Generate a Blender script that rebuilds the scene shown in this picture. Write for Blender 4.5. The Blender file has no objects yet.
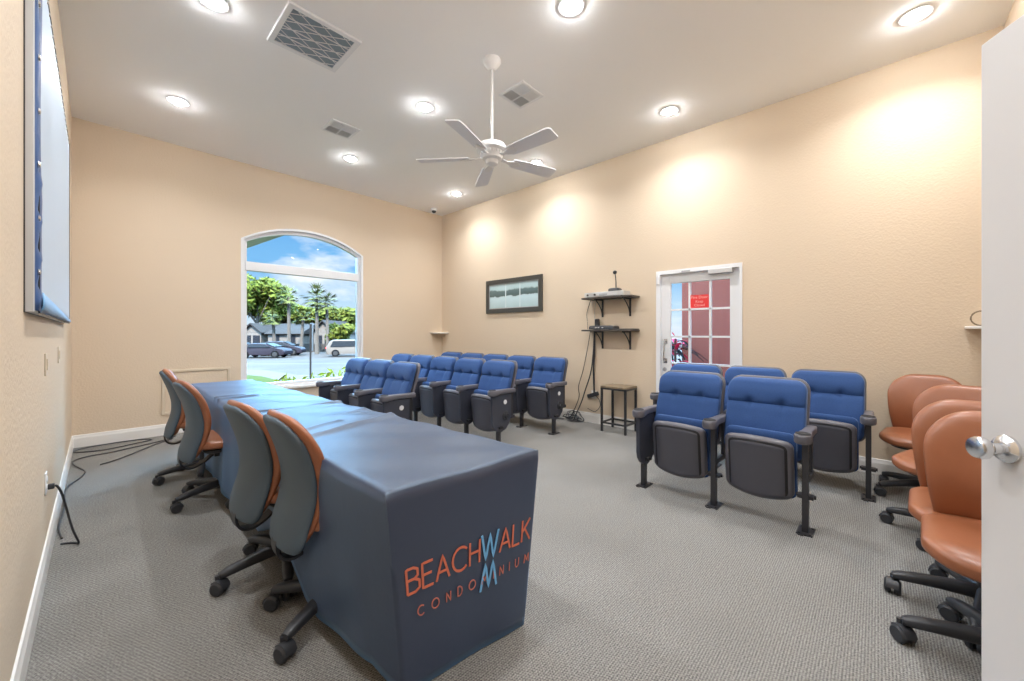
import bpy, bmesh, math, random
from mathutils import Vector, Matrix
C = bpy.context.collection
S = bpy.context.scene
PI = math.pi
rnd = random.Random(7)

# ------------------------------------------------------------------ camera
F, CY, YAW, EYE = 389.227, 333.307, 0.816920582, 1.27
cam_d = bpy.data.cameras.new('camera')
cam = bpy.data.objects.new('camera', cam_d); C.objects.link(cam)
cam.location = (0, 0, EYE); cam.rotation_euler = (PI/2, 0, -YAW)
cam_d.sensor_fit = 'HORIZONTAL'; cam_d.sensor_width = 36.0
cam_d.lens = F/1024*36.0
cam_d.shift_y = (CY-340.5)/1024
cam_d.clip_start = 0.02; cam_d.clip_end = 500
S.camera = cam

# ------------------------------------------------------------------ view, world, sun
S.view_settings.view_transform = 'Standard'
S.view_settings.look = 'None'
S.view_settings.gamma = 1.0
S.view_settings.use_curve_mapping = False
S.view_settings.exposure = 0.08
S.cycles.max_bounces = 10
S.cycles.diffuse_bounces = 6
S.cycles.sample_clamp_indirect = 6.0
S.cycles.caustics_reflective = False
S.cycles.caustics_refractive = False

SKY_TOP = 27.0        # radiance of the sky above the window's view, raised to add blue daylight
LAMP_W = 15.5        # watts of each downlight
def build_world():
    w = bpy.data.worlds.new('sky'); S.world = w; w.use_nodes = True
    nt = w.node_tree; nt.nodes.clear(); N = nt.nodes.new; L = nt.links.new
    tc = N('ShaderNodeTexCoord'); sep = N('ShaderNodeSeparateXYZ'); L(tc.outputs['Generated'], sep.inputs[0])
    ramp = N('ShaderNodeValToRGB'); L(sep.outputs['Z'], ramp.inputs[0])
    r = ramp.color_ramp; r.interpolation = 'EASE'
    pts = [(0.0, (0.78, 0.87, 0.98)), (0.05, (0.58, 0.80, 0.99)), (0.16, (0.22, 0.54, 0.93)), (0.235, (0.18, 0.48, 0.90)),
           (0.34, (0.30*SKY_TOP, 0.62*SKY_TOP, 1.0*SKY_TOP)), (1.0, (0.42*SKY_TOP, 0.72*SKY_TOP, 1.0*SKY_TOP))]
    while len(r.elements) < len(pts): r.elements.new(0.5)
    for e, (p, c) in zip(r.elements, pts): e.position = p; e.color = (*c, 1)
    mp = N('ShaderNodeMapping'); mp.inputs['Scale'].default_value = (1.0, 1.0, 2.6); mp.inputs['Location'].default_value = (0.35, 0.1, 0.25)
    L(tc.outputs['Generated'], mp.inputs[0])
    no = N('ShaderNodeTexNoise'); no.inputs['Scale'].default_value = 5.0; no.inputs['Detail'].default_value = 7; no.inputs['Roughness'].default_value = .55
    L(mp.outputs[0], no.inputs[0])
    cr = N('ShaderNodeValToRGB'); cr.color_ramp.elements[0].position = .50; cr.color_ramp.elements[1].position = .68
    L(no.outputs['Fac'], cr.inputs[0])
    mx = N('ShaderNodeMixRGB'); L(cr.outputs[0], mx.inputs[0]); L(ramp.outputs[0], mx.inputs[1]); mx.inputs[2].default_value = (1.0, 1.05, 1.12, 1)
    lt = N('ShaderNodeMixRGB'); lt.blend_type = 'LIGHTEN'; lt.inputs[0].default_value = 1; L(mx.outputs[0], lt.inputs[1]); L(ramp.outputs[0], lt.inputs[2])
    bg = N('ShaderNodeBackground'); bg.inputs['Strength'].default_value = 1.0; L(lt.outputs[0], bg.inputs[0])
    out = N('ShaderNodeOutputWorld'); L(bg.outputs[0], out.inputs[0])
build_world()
sun_d = bpy.data.lights.new('sun', 'SUN'); sun_d.energy = 24.0; sun_d.angle = 0.01; sun_d.color = (1, .95, .86)
sun = bpy.data.objects.new('sun', sun_d); C.objects.link(sun)
sun.rotation_euler = Vector((0.45, 0.62, -0.85)).to_track_quat('-Z', 'Y').to_euler()

# ------------------------------------------------------------------ materials
def mat(name, col, rough=.6, metal=0.0, bump=None, var=None, spec=.5, sheen=0.0, coat=0.0, emit=None, sheen_tint=None, scale3=None):
    m = bpy.data.materials.new(name); m.use_nodes = True
    nt = m.node_tree; b = nt.nodes['Principled BSDF']; N = nt.nodes.new; L = nt.links.new
    b.inputs['Base Color'].default_value = (*col, 1); b.inputs['Roughness'].default_value = rough
    b.inputs['Metallic'].default_value = metal; b.inputs['Specular IOR Level'].default_value = spec
    b.inputs['Sheen Weight'].default_value = sheen; b.inputs['Coat Weight'].default_value = coat
    if sheen_tint: b.inputs['Sheen Tint'].default_value = (*sheen_tint, 1)
    if emit: b.inputs['Emission Color'].default_value = (*col, 1); b.inputs['Emission Strength'].default_value = emit
    tc = N('ShaderNodeTexCoord')
    src = tc.outputs['Object']
    if scale3:
        mp = N('ShaderNodeMapping'); mp.inputs['Scale'].default_value = scale3; L(src, mp.inputs[0]); src = mp.outputs[0]
    if bump:
        sc, st, di = bump
        no = N('ShaderNodeTexNoise'); no.inputs['Scale'].default_value = sc; no.inputs['Detail'].default_value = 3; L(src, no.inputs[0])
        bp = N('ShaderNodeBump'); bp.inputs['Strength'].default_value = st; bp.inputs['Distance'].default_value = di
        L(no.outputs['Fac'], bp.inputs['Height']); L(bp.outputs[0], b.inputs['Normal'])
    if var:
        sc, col2, lo, hi = var
        no = N('ShaderNodeTexNoise'); no.inputs['Scale'].default_value = sc; no.inputs['Detail'].default_value = 4; L(src, no.inputs[0])
        cr = N('ShaderNodeValToRGB'); cr.color_ramp.elements[0].position = lo; cr.color_ramp.elements[1].position = hi
        cr.color_ramp.elements[0].color = (*col, 1); cr.color_ramp.elements[1].color = (*col2, 1)
        L(no.outputs['Fac'], cr.inputs[0]); L(cr.outputs[0], b.inputs['Base Color'])
    return m

def carpet_mat():
    m = mat('carpet', (.3, .28, .25), .95, spec=.1)
    nt = m.node_tree; b = nt.nodes['Principled BSDF']; N = nt.nodes.new; L = nt.links.new
    tc = N('ShaderNodeTexCoord'); sep = N('ShaderNodeSeparateXYZ'); L(tc.outputs['Object'], sep.inputs[0])
    def math_(op, a, bb, c=None):
        n = N('ShaderNodeMath'); n.operation = op
        for i, v in enumerate((a, bb, c)):
            if v is None: continue
            if isinstance(v, (int, float)): n.inputs[i].default_value = v
            else: L(v, n.inputs[i])
        return n.outputs[0]
    # rows of yarn loops running along X: stripes in Y, loops along X offset in every other row
    sy = math_('SINE', math_('MULTIPLY', sep.outputs['Y'], 2*PI/.0098), 0)
    row = math_('FLOOR', math_('MULTIPLY', sep.outputs['Y'], 1/.0098), 0)
    off = math_('MULTIPLY', row, 2.4)
    sx = math_('SINE', math_('ADD', math_('MULTIPLY', sep.outputs['X'], 2*PI/.0112), off), 0)
    h = math_('ADD', math_('MULTIPLY', sy, .15), math_('MULTIPLY', sx, .13))
    no = N('ShaderNodeTexNoise'); no.inputs['Scale'].default_value = 130; no.inputs['Detail'].default_value = 2; L(tc.outputs['Object'], no.inputs[0])
    big = N('ShaderNodeTexNoise'); big.inputs['Scale'].default_value = 1.3; big.inputs['Detail'].default_value = 3; L(tc.outputs['Object'], big.inputs[0])
    f = math_('ADD', math_('ADD', h, math_('MULTIPLY', no.outputs['Fac'], 1.25)), -.13)
    cr = N('ShaderNodeValToRGB'); cr.color_ramp.elements[0].position = .15; cr.color_ramp.elements[1].position = .90
    cr.color_ramp.elements[0].color = (.125, .122, .117, 1); cr.color_ramp.elements[1].color = (.44, .428, .405, 1)
    L(f, cr.inputs[0])
    mx = N('ShaderNodeMixRGB'); mx.blend_type = 'MULTIPLY'; mx.inputs[0].default_value = .35
    L(cr.outputs[0], mx.inputs[1]); L(big.outputs['Fac'], mx.inputs[2]); L(mx.outputs[0], b.inputs['Base Color'])
    bp = N('ShaderNodeBump'); bp.inputs['Strength'].default_value = .5; bp.inputs['Distance'].default_value = .004
    L(f, bp.inputs['Height']); L(bp.outputs[0], b.inputs['Normal'])
    return m

def glass_mat():
    m = bpy.data.materials.new('window_glass'); m.use_nodes = True
    nt = m.node_tree; nt.nodes.clear(); N = nt.nodes.new; L = nt.links.new
    t = N('ShaderNodeBsdfTransparent'); t.inputs[0].default_value = (.97, .98, .98, 1)
    g = N('ShaderNodeBsdfGlossy'); g.inputs['Roughness'].default_value = .02
    fr = N('ShaderNodeLayerWeight'); fr.inputs['Blend'].default_value = .12
    mx = N('ShaderNodeMixShader'); L(fr.outputs['Fresnel'], mx.inputs[0]); L(t.outputs[0], mx.inputs[1]); L(g.outputs[0], mx.inputs[2])
    o = N('ShaderNodeOutputMaterial'); L(mx.outputs[0], o.inputs[0]); return m

def upholstery_mat():
    m = mat('blue_upholstery', (.045, .125, .36), .8, spec=.25, sheen=.25, sheen_tint=(.5, .7, 1))
    nt = m.node_tree; b = nt.nodes['Principled BSDF']; N = nt.nodes.new; L = nt.links.new
    tc = N('ShaderNodeTexCoord')
    ck = N('ShaderNodeTexVoronoi'); ck.inputs['Scale'].default_value = 230; L(tc.outputs['Object'], ck.inputs[0])
    cr = N('ShaderNodeValToRGB'); cr.color_ramp.elements[0].position = .1; cr.color_ramp.elements[1].position = .6
    cr.color_ramp.elements[0].color = (.021, .056, .172, 1); cr.color_ramp.elements[1].color = (.029, .076, .225, 1)
    L(ck.outputs['Distance'], cr.inputs[0]); L(cr.outputs[0], b.inputs['Base Color'])
    return m

def leaf_mat(name, c1, c2, rough=.6):
    m = mat(name, c1, rough, spec=.06)
    nt = m.node_tree; b = nt.nodes['Principled BSDF']; N = nt.nodes.new; L = nt.links.new
    g = N('ShaderNodeNewGeometry'); mx = N('ShaderNodeMixRGB'); L(g.outputs['Random Per Island'], mx.inputs[0])
    mx.inputs[1].default_value = (*c1, 1); mx.inputs[2].default_value = (*c2, 1); L(mx.outputs[0], b.inputs['Base Color'])
    return m

M = dict(
    wall=mat('painted_wall', (.69, .57, .435), .75, bump=(55, .25, .01), spec=.25),
    ceiling=mat('ceiling_paint', (.93, .93, .93), .85, bump=(70, .1, .005), spec=.2),
    trimbeige=mat('beige_trim', (.64, .54, .41), .5, bump=(30, .02, .002)),
    trim=mat('white_trim', (.80, .78, .75), .45, bump=(30, .02, .002)),
    carpet=carpet_mat(),
    glass=glass_mat(),
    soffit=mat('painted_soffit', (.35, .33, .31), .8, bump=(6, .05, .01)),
    postgrey=mat('grey_post', (.018, .016, .016), .7, spec=.05, bump=(6, .02, .001)),
    signwhite=mat('sign_panel', (.05, .045, .045), .6, bump=(6, .02, .001)),
    white=mat('white_paint', (.80, .81, .83), .4, bump=(40, .02, .002)),
    door=mat('white_door', (.70, .70, .715), .45, bump=(8, .02, .002)),
    chrome=mat('satin_chrome', (.75, .76, .78), .18, 1.0, bump=(40, .01, .001)),
    steel=mat('dull_steel', (.42, .42, .43), .4, .9, bump=(40, .03, .001)),
    blackmetal=mat('black_metal', (.035, .035, .04), .4, .3, bump=(60, .04, .001)),
    blackplastic=mat('black_plastic', (.028, .030, .036), .42, bump=(160, .08, .001)),
    seatplastic=mat('dark_seat_plastic', (.066, .067, .086), .42, bump=(120, .06, .001)),
    seatrim=mat('dark_seat_rim', (.110, .109, .130), .38, bump=(120, .06, .001)),
    panelplastic=mat('dark_end_panel_plastic', (.038, .042, .060), .45, bump=(120, .06, .001)),
    groove=mat('dark_seat_groove', (.012, .012, .015), .7, bump=(120, .06, .001)),
    uphol=upholstery_mat(),
    leather=mat('tan_leather', (.27, .095, .042), .36, bump=(140, .12, .002), var=(6, (.31, .115, .055), .35, .7)),
    shell=mat('grey_shell', (.058, .088, .120), .5, bump=(200, .08, .001)),
    cloth=mat('navy_tablecloth', (.034, .026, .042), .38, bump=(18, .10, .006), spec=1.0, sheen=.42, sheen_tint=(.25, .55, 1)),
    orange=mat('orange_print', (.62, .165, .095), .7, bump=(90, .03, .001)),
    salmon=mat('salmon_print', (.52, .17, .13), .7, bump=(90, .03, .001)),
    lightblue=mat('light_blue_print', (.16, .42, .72), .7, bump=(90, .03, .001)),
    tabletop=mat('grey_tabletop', (.5, .5, .5), .5, bump=(90, .05, .001)),
    wood=mat('brown_wood', (.16, .115, .07), .55, var=(9, (.25, .19, .12), .3, .7), scale3=(1, 12, 1)),
    darkwood=mat('dark_shelf_board', (.05, .042, .036), .5, var=(9, (.085, .07, .06), .3, .7)),
    printstrip=mat('pale_mat_strip', (.55, .66, .68), .5, bump=(40, .02, .001)),
    darkframe=mat('dark_picture_frame', (.055, .052, .045), .4, bump=(40, .05, .002)),
    screenfab=mat('silver_screen_fabric', (.56, .67, .80), .45, .1, bump=(60, .03, .001)),
    screenblue=mat('blue_screen_border', (.045, .11, .29), .5, bump=(14, .25, .01)),
    screenlight=mat('light_blue_screen_hem', (.20, .42, .70), .45, bump=(14, .3, .01)),
    alu=mat('brushed_aluminium', (.55, .57, .60), .4, .3, bump=(50, .04, .001)),
    fan=mat('white_fan_enamel', (.78, .78, .78), .35, bump=(40, .01, .001)),
    blade=mat('white_fan_blade', (.80, .81, .85), .5, bump=(40, .02, .001)),
    lens=mat('lamp_lens', (.97, .985, 1.0), .5, emit=185.0),
    filter=mat('blue_grey_filter', (.26, .36, .45), .8, bump=(60, .2, .005)),
    dark=mat('dark_void', (.40, .405, .415), .9, bump=(60, .1, .002)),
    slategrey=mat('slate_louver', (.30, .38, .45), .6, bump=(60, .03, .001)),
    greyvent=mat('grey_louver', (.78, .79, .80), .5, bump=(60, .03, .001)),
    sign=mat('red_sign', (.75, .03, .03), .5, bump=(60, .02, .001)),
    signtext=mat('pink_sign_lettering', (.95, .55, .5), .5, bump=(60, .02, .001)),
    silver=mat('silver_plastic', (.62, .62, .62), .35, .3, bump=(60, .03, .001)),
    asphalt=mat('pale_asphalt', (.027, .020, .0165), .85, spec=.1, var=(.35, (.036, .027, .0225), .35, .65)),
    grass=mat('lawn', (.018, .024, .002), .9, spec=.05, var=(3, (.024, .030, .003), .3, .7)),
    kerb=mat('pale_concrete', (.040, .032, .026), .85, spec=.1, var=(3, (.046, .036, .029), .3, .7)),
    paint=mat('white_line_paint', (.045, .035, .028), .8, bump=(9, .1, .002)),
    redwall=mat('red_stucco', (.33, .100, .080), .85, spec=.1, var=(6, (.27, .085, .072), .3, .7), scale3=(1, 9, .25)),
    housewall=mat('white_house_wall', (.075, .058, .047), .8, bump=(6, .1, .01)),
    houseroof=mat('grey_house_roof', (.020, .017, .016), .9, spec=.05, bump=(6, .2, .02)),
    houseglass=mat('dark_house_window', (.010, .010, .012), .4, spec=.1, bump=(6, .05, .01)),
    fence=mat('brown_fence', (.022, .015, .011), .9, var=(8, (.03, .021, .016), .3, .7)),
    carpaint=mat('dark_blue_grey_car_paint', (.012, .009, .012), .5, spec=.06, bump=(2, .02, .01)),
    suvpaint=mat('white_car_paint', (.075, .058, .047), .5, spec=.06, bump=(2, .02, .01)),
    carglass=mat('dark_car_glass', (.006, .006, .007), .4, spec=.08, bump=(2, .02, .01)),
    hub=mat('wheel_hub', (.02, .017, .016), .6, spec=.1, bump=(20, .1, .01)),
    tyre=mat('tyre_rubber', (.004, .0035, .0035), .9, spec=.05, bump=(20, .1, .01)),
    bark=mat('palm_bark', (.038, .026, .018), .9, bump=(8, .4, .03), var=(5, (.05, .036, .026), .3, .7)),
    leaf=leaf_mat('green_leaves', (.034, .044, .004), (.090, .095, .015)),
    frond=leaf_mat('palm_fronds', (.030, .035, .008), (.075, .078, .022)),
    shrub=leaf_mat('yellow_green_leaves', (.16, .18, .010), (.26, .25, .03)),
    hedge=leaf_mat('olive_leaves', (.032, .038, .004), (.070, .070, .011)),
    ti_dark=leaf_mat('dark_cordyline_leaves', (.008, .009, .012), (.018, .016, .022)),
    ti_pink=leaf_mat('magenta_cordyline_leaves', (.50, .020, .070), (.62, .045, .11)),
)
M['cloth'].node_tree.nodes['Principled BSDF'].inputs['Specular Tint'].default_value = (.55, .8, 1, 1)  # blue window light on the cloth put into its sheen and specular tints
# the framed print: banded beach photograph in teal greys
def print_mat():
    m = mat('beach_print', (.5, .62, .64), .25, spec=.5)
    nt = m.node_tree; b = nt.nodes['Principled BSDF']; N = nt.nodes.new; L = nt.links.new
    tc = N('ShaderNodeTexCoord'); no = N('ShaderNodeTexNoise'); no.inputs['Scale'].default_value = 5; no.inputs['Detail'].default_value = 5
    L(tc.outputs['Object'], no.inputs[0])
    sep = N('ShaderNodeSeparateXYZ'); L(tc.outputs['Object'], sep.inputs[0])
    ad = N('ShaderNodeMath'); ad.operation = 'MULTIPLY_ADD'; L(no.outputs['Fac'], ad.inputs[0]); ad.inputs[1].default_value = .10; L(sep.outputs['Z'], ad.inputs[2])
    mr = N('ShaderNodeMapRange'); mr.inputs['From Min'].default_value = -.17; mr.inputs['From Max'].default_value = .27; L(ad.outputs[0], mr.inputs[0])
    cr = N('ShaderNodeValToRGB'); r = cr.color_ramp
    pts = [(0, (.42, .56, .58)), (.40, (.55, .70, .74)), (.47, (.50, .64, .68)), (.50, (.09, .13, .13)), (.70, (.13, .19, .19)), (.76, (.45, .60, .62)), (1, (.52, .66, .68))]
    while len(r.elements) < len(pts): r.elements.new(.5)
    for e, (p, c) in zip(r.elements, pts): e.position = p; e.color = (*c, 1)
    L(mr.outputs[0], cr.inputs[0]); L(cr.outputs[0], b.inputs['Base Color']); return m
M['print'] = print_mat()

# ------------------------------------------------------------------ mesh helpers
def box(bm, c, s, rot=None):
    r = bmesh.ops.create_cube(bm, size=1.0)
    mt = Matrix.Translation(Vector(c)) @ (rot.to_4x4() if rot else Matrix()) @ Matrix.Diagonal((*s, 1))
    bmesh.ops.transform(bm, matrix=mt, verts=r['verts'])
def box2(bm, a, b):
    box(bm, [(a[i]+b[i])/2 for i in range(3)], [abs(b[i]-a[i]) for i in range(3)])
def loft(bm, rings, closed=True, caps=True):
    vs = [[bm.verts.new(p) for p in r] for r in rings]
    n = len(vs[0])
    for a, b in zip(vs, vs[1:]):
        for i in range(n if closed else n-1):
            j = (i+1) % n
            try: bm.faces.new((a[i], a[j], b[j], b[i]))
            except ValueError: pass
    if caps and closed:
        bm.faces.new(list(reversed(vs[0]))); bm.faces.new(vs[-1])
    return vs
def frame_of(d):
    d = d.normalized(); up = Vector((0, 0, 1)) if abs(d.z) < .95 else Vector((1, 0, 0))
    a = d.cross(up).normalized(); return a, a.cross(d).normalized()
def tube(bm, pts, r, n=8, caps=True):
    pts = [Vector(p) for p in pts]; rings = []
    for i, p in enumerate(pts):
        d = (pts[min(i+1, len(pts)-1)]-pts[max(i-1, 0)])
        a, b = frame_of(d); rr = r[i] if isinstance(r, (list, tuple)) else r
        rings.append([p+(a*math.cos(2*PI*k/n)+b*math.sin(2*PI*k/n))*rr for k in range(n)])
    loft(bm, rings, True, caps)
def spline(pts, m=6):
    P = [Vector(p) for p in pts]; out = []
    for i in range(len(P)-1):
        p0, p1, p2, p3 = P[max(i-1, 0)], P[i], P[i+1], P[min(i+2, len(P)-1)]
        for k in range(m):
            t = k/m
            out.append(.5*((2*p1)+(p2-p0)*t+(2*p0-5*p1+4*p2-p3)*t*t+(3*p1-p0-3*p2+p3)*t**3))
    out.append(P[-1]); return out
def lathe(bm, prof, c=(0, 0, 0), n=24, axis='Z'):
    rings = []
    for r, h in prof:
        ring = []
        for k in range(n):
            a = 2*PI*k/n; x, y = max(r, 1e-4)*math.cos(a), max(r, 1e-4)*math.sin(a)
            v = {'Z': (x, y, h), 'X': (h, x, y), 'Y': (y, h, x)}[axis]
            ring.append(Vector(c)+Vector(v))
        rings.append(ring)
    loft(bm, rings)
def prism(bm, poly, mapf, h0, h1):
    loft(bm, [[mapf(u, v, h0) for u, v in poly], [mapf(u, v, h1) for u, v in poly]])
def pad(bm, a0, a1, W, tf, tb, mapf, rc0=.05, rc1=.05, re=.03, na=20, nb=40, n=4.0, disp=None):
    """closed cushion: a = along, b = across, d = depth (front is d<0)"""
    rings = []
    for i in range(na+1):
        t = .5-.5*math.cos(PI*i/na); t = min(max(t, .0015), .9985)
        a = a0+(a1-a0)*t; w = W(a) if callable(W) else W
        for da, r in ((a-a0, rc0), (a1-a, rc1)):
            if da < r: w = w-r+math.sqrt(max(r*r-(r-da)**2, 0))
        da = min(a-a0, a1-a); e = 1.0
        if da < re: e = math.sqrt(max(1-(1-da/re)**2, 0.0009))
        F_, B_ = (tf(a) if callable(tf) else tf)*e, (tb(a) if callable(tb) else tb)*e
        ring = []; m = nb//2
        for k in range(nb):
            front = k < m; x = math.cos(PI*(k if front else k-m)/m)*(1 if front else -1)
            x = math.copysign(abs(x)**.75, x)
            q = (1-abs(x)**n)**(1/n) if abs(x) < 1 else 0.0
            b = w*x; d = -F_*q if front else B_*q
            if disp: d += disp(a, b, front)*(e if front else 1)
            ring.append(Vector(mapf(a, b, d)))
        rings.append(ring)
    loft(bm, rings)
def mesh(name, bm, m, smooth=True, angle=40):
    bmesh.ops.recalc_face_normals(bm, faces=bm.faces)
    me = bpy.data.meshes.new(name); bm.to_mesh(me); bm.free()
    me.materials.append(M[m] if isinstance(m, str) else m)
    if smooth:
        for p in me.polygons: p.use_smooth = True
        try: me.set_sharp_from_angle(angle=math.radians(angle))
        except Exception: pass
    return me
def obj(name, bm, m, parent=None, loc=None, rotz=None, bevel=0, smooth=True, angle=40):
    me = bm if isinstance(bm, bpy.types.Mesh) else mesh(name, bm, m, smooth, angle)
    o = bpy.data.objects.new(name, me); C.objects.link(o)
    if parent: o.parent = parent
    if loc is not None: o.location = loc
    if rotz is not None: o.rotation_euler = (0, 0, rotz)
    if bevel:
        b = o.modifiers.new('bevel', 'BEVEL'); b.width = bevel; b.segments = 2; b.limit_method = 'ANGLE'
    return o
def tag(o, label, cat, group=None, kind=None):
    o['label'] = label; o['category'] = cat
    if group: o['group'] = group
    if kind: o['kind'] = kind
    return o
def thing(name, label, cat, loc=(0, 0, 0), rotz=0, group=None):
    o = bpy.data.objects.new(name, None); C.objects.link(o); o.empty_display_size = .1
    o.location = loc; o.rotation_euler = (0, 0, rotz); return tag(o, label, cat, group)
def struct(name, bm, m, parent=None, label=None, cat=None, bevel=0, smooth=False):
    o = obj(name, bm, m, parent, bevel=bevel, smooth=smooth)
    if not parent:
        o['kind'] = 'structure'
        if label: o['label'] = label; o['category'] = cat or 'structure'
    return o
def dup(root, label, loc, rotz, group=None):
    r = root.copy(); C.objects.link(r); r.location = loc; r.rotation_euler = (0, 0, rotz); r['label'] = label
    if group: r['group'] = group
    for ch in list(root.children):
        c = ch.copy(); C.objects.link(c); c.parent = r
        for g in list(ch.children):
            d = g.copy(); C.objects.link(d); d.parent = c
    return r
B = bmesh.new

def frame_loop(bm, u0, u1, v0, v1, w, d0, d1, mapf):
    """mitred rectangular frame: outer rectangle u0..u1 x v0..v1, member width w, depth d0..d1"""
    def rc(k, d): return [mapf(u0+k, v0+k, d), mapf(u1-k, v0+k, d), mapf(u1-k, v1-k, d), mapf(u0+k, v1-k, d)]
    e = min(.004, abs(d1-d0)*.3); sg_ = 1 if d1 > d0 else -1
    L_ = [rc(0, d0), rc(0, d1-sg_*e), rc(e, d1), rc(w-e, d1), rc(w, d1-sg_*e), rc(w, d0)]
    loft(bm, L_+[L_[0]], True, False); bmesh.ops.remove_doubles(bm, verts=bm.verts, dist=1e-6)
def ring_frame(bm, hx, hy, w, zt, zb): frame_loop(bm, -hx, hx, -hy, hy, w, zt, zb, lambda u, v, d: Vector((u, v, d)))
# ------------------------------------------------------------------ room shell
XL, XR, YB, H, YN = -.195, 4.822, 6.489, 3.663, -.718
T = .16
bm = B(); box2(bm, (XL-T, YN-2.2, -.12), (XR+T, YB+T, 0)); struct('floor', bm, 'carpet', label='grey beige ribbed loop carpet floor of the meeting room', cat='floor')
bm = B(); box2(bm, (XL-T, YN-T, H), (XR+T, YB+T, H+.12)); struct('ceiling', bm, 'ceiling', label='flat white painted ceiling with recessed lights', cat='ceiling')
bm = B(); box2(bm, (XL-T, YN-T, 0), (XL, YB+T, H)); struct('wall_left', bm, 'wall', label='textured beige wall on the left behind the projection screen', cat='wall')
# back wall with arched window
WX0, WX1, WSILL, WSPR, WAP = 1.385, 3.135, .47, 2.60, 2.862
WC = (WX0+WX1)/2
def arch(x, x0=WX0, x1=WX1, spr=WSPR, ap=WAP):
    hw = (x1-x0)/2; rise = ap-spr; R = (hw*hw+rise*rise)/(2*rise); dx = x-(x0+x1)/2
    return ap-R+math.sqrt(max(R*R-dx*dx, 0))
NA = 24
def wall_pieces(polys, mapf, h0, h1):
    bm = B()
    for p in polys: prism(bm, p, mapf, h0, h1)
    return bm
def rect(u0, u1, v0, v1): return [(u0, v0), (u1, v0), (u1, v1), (u0, v1)]
xsa = [WX0+(WX1-WX0)*i/(2*NA) for i in range(2*NA+1)]
polys = [rect(XL-T, WX0, 0, H), rect(WX1, XR+T, 0, H), rect(WX0, WX1, 0, WSILL)]
polys += [[(a, arch(a)), (b, arch(b)), (b, H), (a, H)] for a, b in zip(xsa, xsa[1:])]
struct('wall_back', wall_pieces(polys, lambda u, v, h: Vector((u, h, v)), YB, YB+T), 'wall', label='beige wall at the back holding the arched window', cat='wall')
# right wall with door opening
DY0, DY1, DZ = 1.075, 2.03, 2.045
polys = [rect(YN-T, DY0, 0, H), rect(DY1, YB+T, 0, H), rect(DY0, DY1, DZ, H)]
struct('wall_right', wall_pieces(polys, lambda u, v, h: Vector((h, u, v)), XR, XR+T), 'wall', label='long beige wall on the right with the picture, shelves and glazed door', cat='wall')
# near wall with the doorway the camera looks in through, and the lobby behind it
HX0, HX1, HZ = -.02, .90, 2.06
polys = [rect(XL-T, HX0, 0, H), rect(HX1, XR+T, 0, H), rect(HX0, HX1, HZ, H)]
struct('wall_near', wall_pieces(polys, lambda u, v, h: Vector((u, h, v)), YN-T, YN), 'wall')
bm = B()
box2(bm, (XL-T, YN-2.2, 0), (XR+T, YN-2.1, 2.6)); box2(bm, (XL-T, YN-2.2, 0), (XL-.05, YN-T, 2.6)); box2(bm, (2.4, YN-2.2, 0), (2.5, YN-T, 2.6))
box2(bm, (XL-T, YN-2.2, 2.6), (XR+T, YN-T, 2.7)); struct('wall_lobby', bm, 'wall')
# baseboards
def baseboard(name, a, b, nrm):
    bm = B(); a, b, nrm = Vector(a), Vector(b), Vector(nrm)
    prof = [(0, 0), (.014, 0), (.014, .10), (.009, .118), (.007, .134), (0, .138)]
    loft(bm, [[p+nrm*u+Vector((0, 0, v)) for u, v in prof] for p in (a, b)])
    struct(name, bm, 'trim', label=None)
baseboard('baseboard_left', (XL, YN, 0), (XL, YB, 0), (1, 0, 0))
baseboard('baseboard_back', (XL, YB, 0), (XR, YB, 0), (0, -1, 0))
baseboard('baseboard_right', (XR, YB, 0), (XR, DY1, 0), (-1, 0, 0))
baseboard('baseboard_near_right', (XR, DY0, 0), (XR, YN, 0), (-1, 0, 0))
baseboard('baseboard_near', (HX1+.06, YN, 0), (XR, YN, 0), (0, 1, 0))

# ------------------------------------------------------------------ arched window
GY = YB+.085
win = thing('window_1', 'white framed arched picture window with a transom bar in the back wall', 'window', (0, 0, 0)); win['kind'] = 'structure'
def arch_ring(off, y):
    x0, x1 = WX0+off, WX1-off
    pts = [(x0, WSILL+off), (x1, WSILL+off)]
    for i in range(2*NA+1):
        x = x1+(x0-x1)*i/(2*NA); pts.append((x, arch(x, x0, x1, WSPR-off*.3, WAP-off)))
    return [Vector((u, y, v)) for u, v in pts]
bm = B()
loops = [arch_ring(-.012, YB-.004), arch_ring(.022, YB-.004), arch_ring(.022, YB+.045), arch_ring(.068, YB+.045), arch_ring(.068, YB+.12), arch_ring(-.012, YB+.12)]
loft(bm, loops+[loops[0]], True, False); bmesh.ops.remove_doubles(bm, verts=bm.verts, dist=1e-5)
obj('window_frame', bm, 'white', win, smooth=True, angle=30)
bm = B(); box2(bm, (WX0+.05, YB+.03, 2.165), (WX1-.05, YB+.12, 2.293)); obj('transom_bar', bm, 'white', win, bevel=.006)
bm = B(); ring = arch_ring(.06, GY); ring2 = arch_ring(.06, GY+.006); loft(bm, [ring, ring2]); obj('pane', bm, 'glass', win, smooth=False)
bm = B(); box2(bm, (WX0-.03, YB-.05, WSILL-.035), (WX1+.03, YB+.06, WSILL+.004)); obj('window_sill', bm, 'trim', win, bevel=.006)

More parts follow.
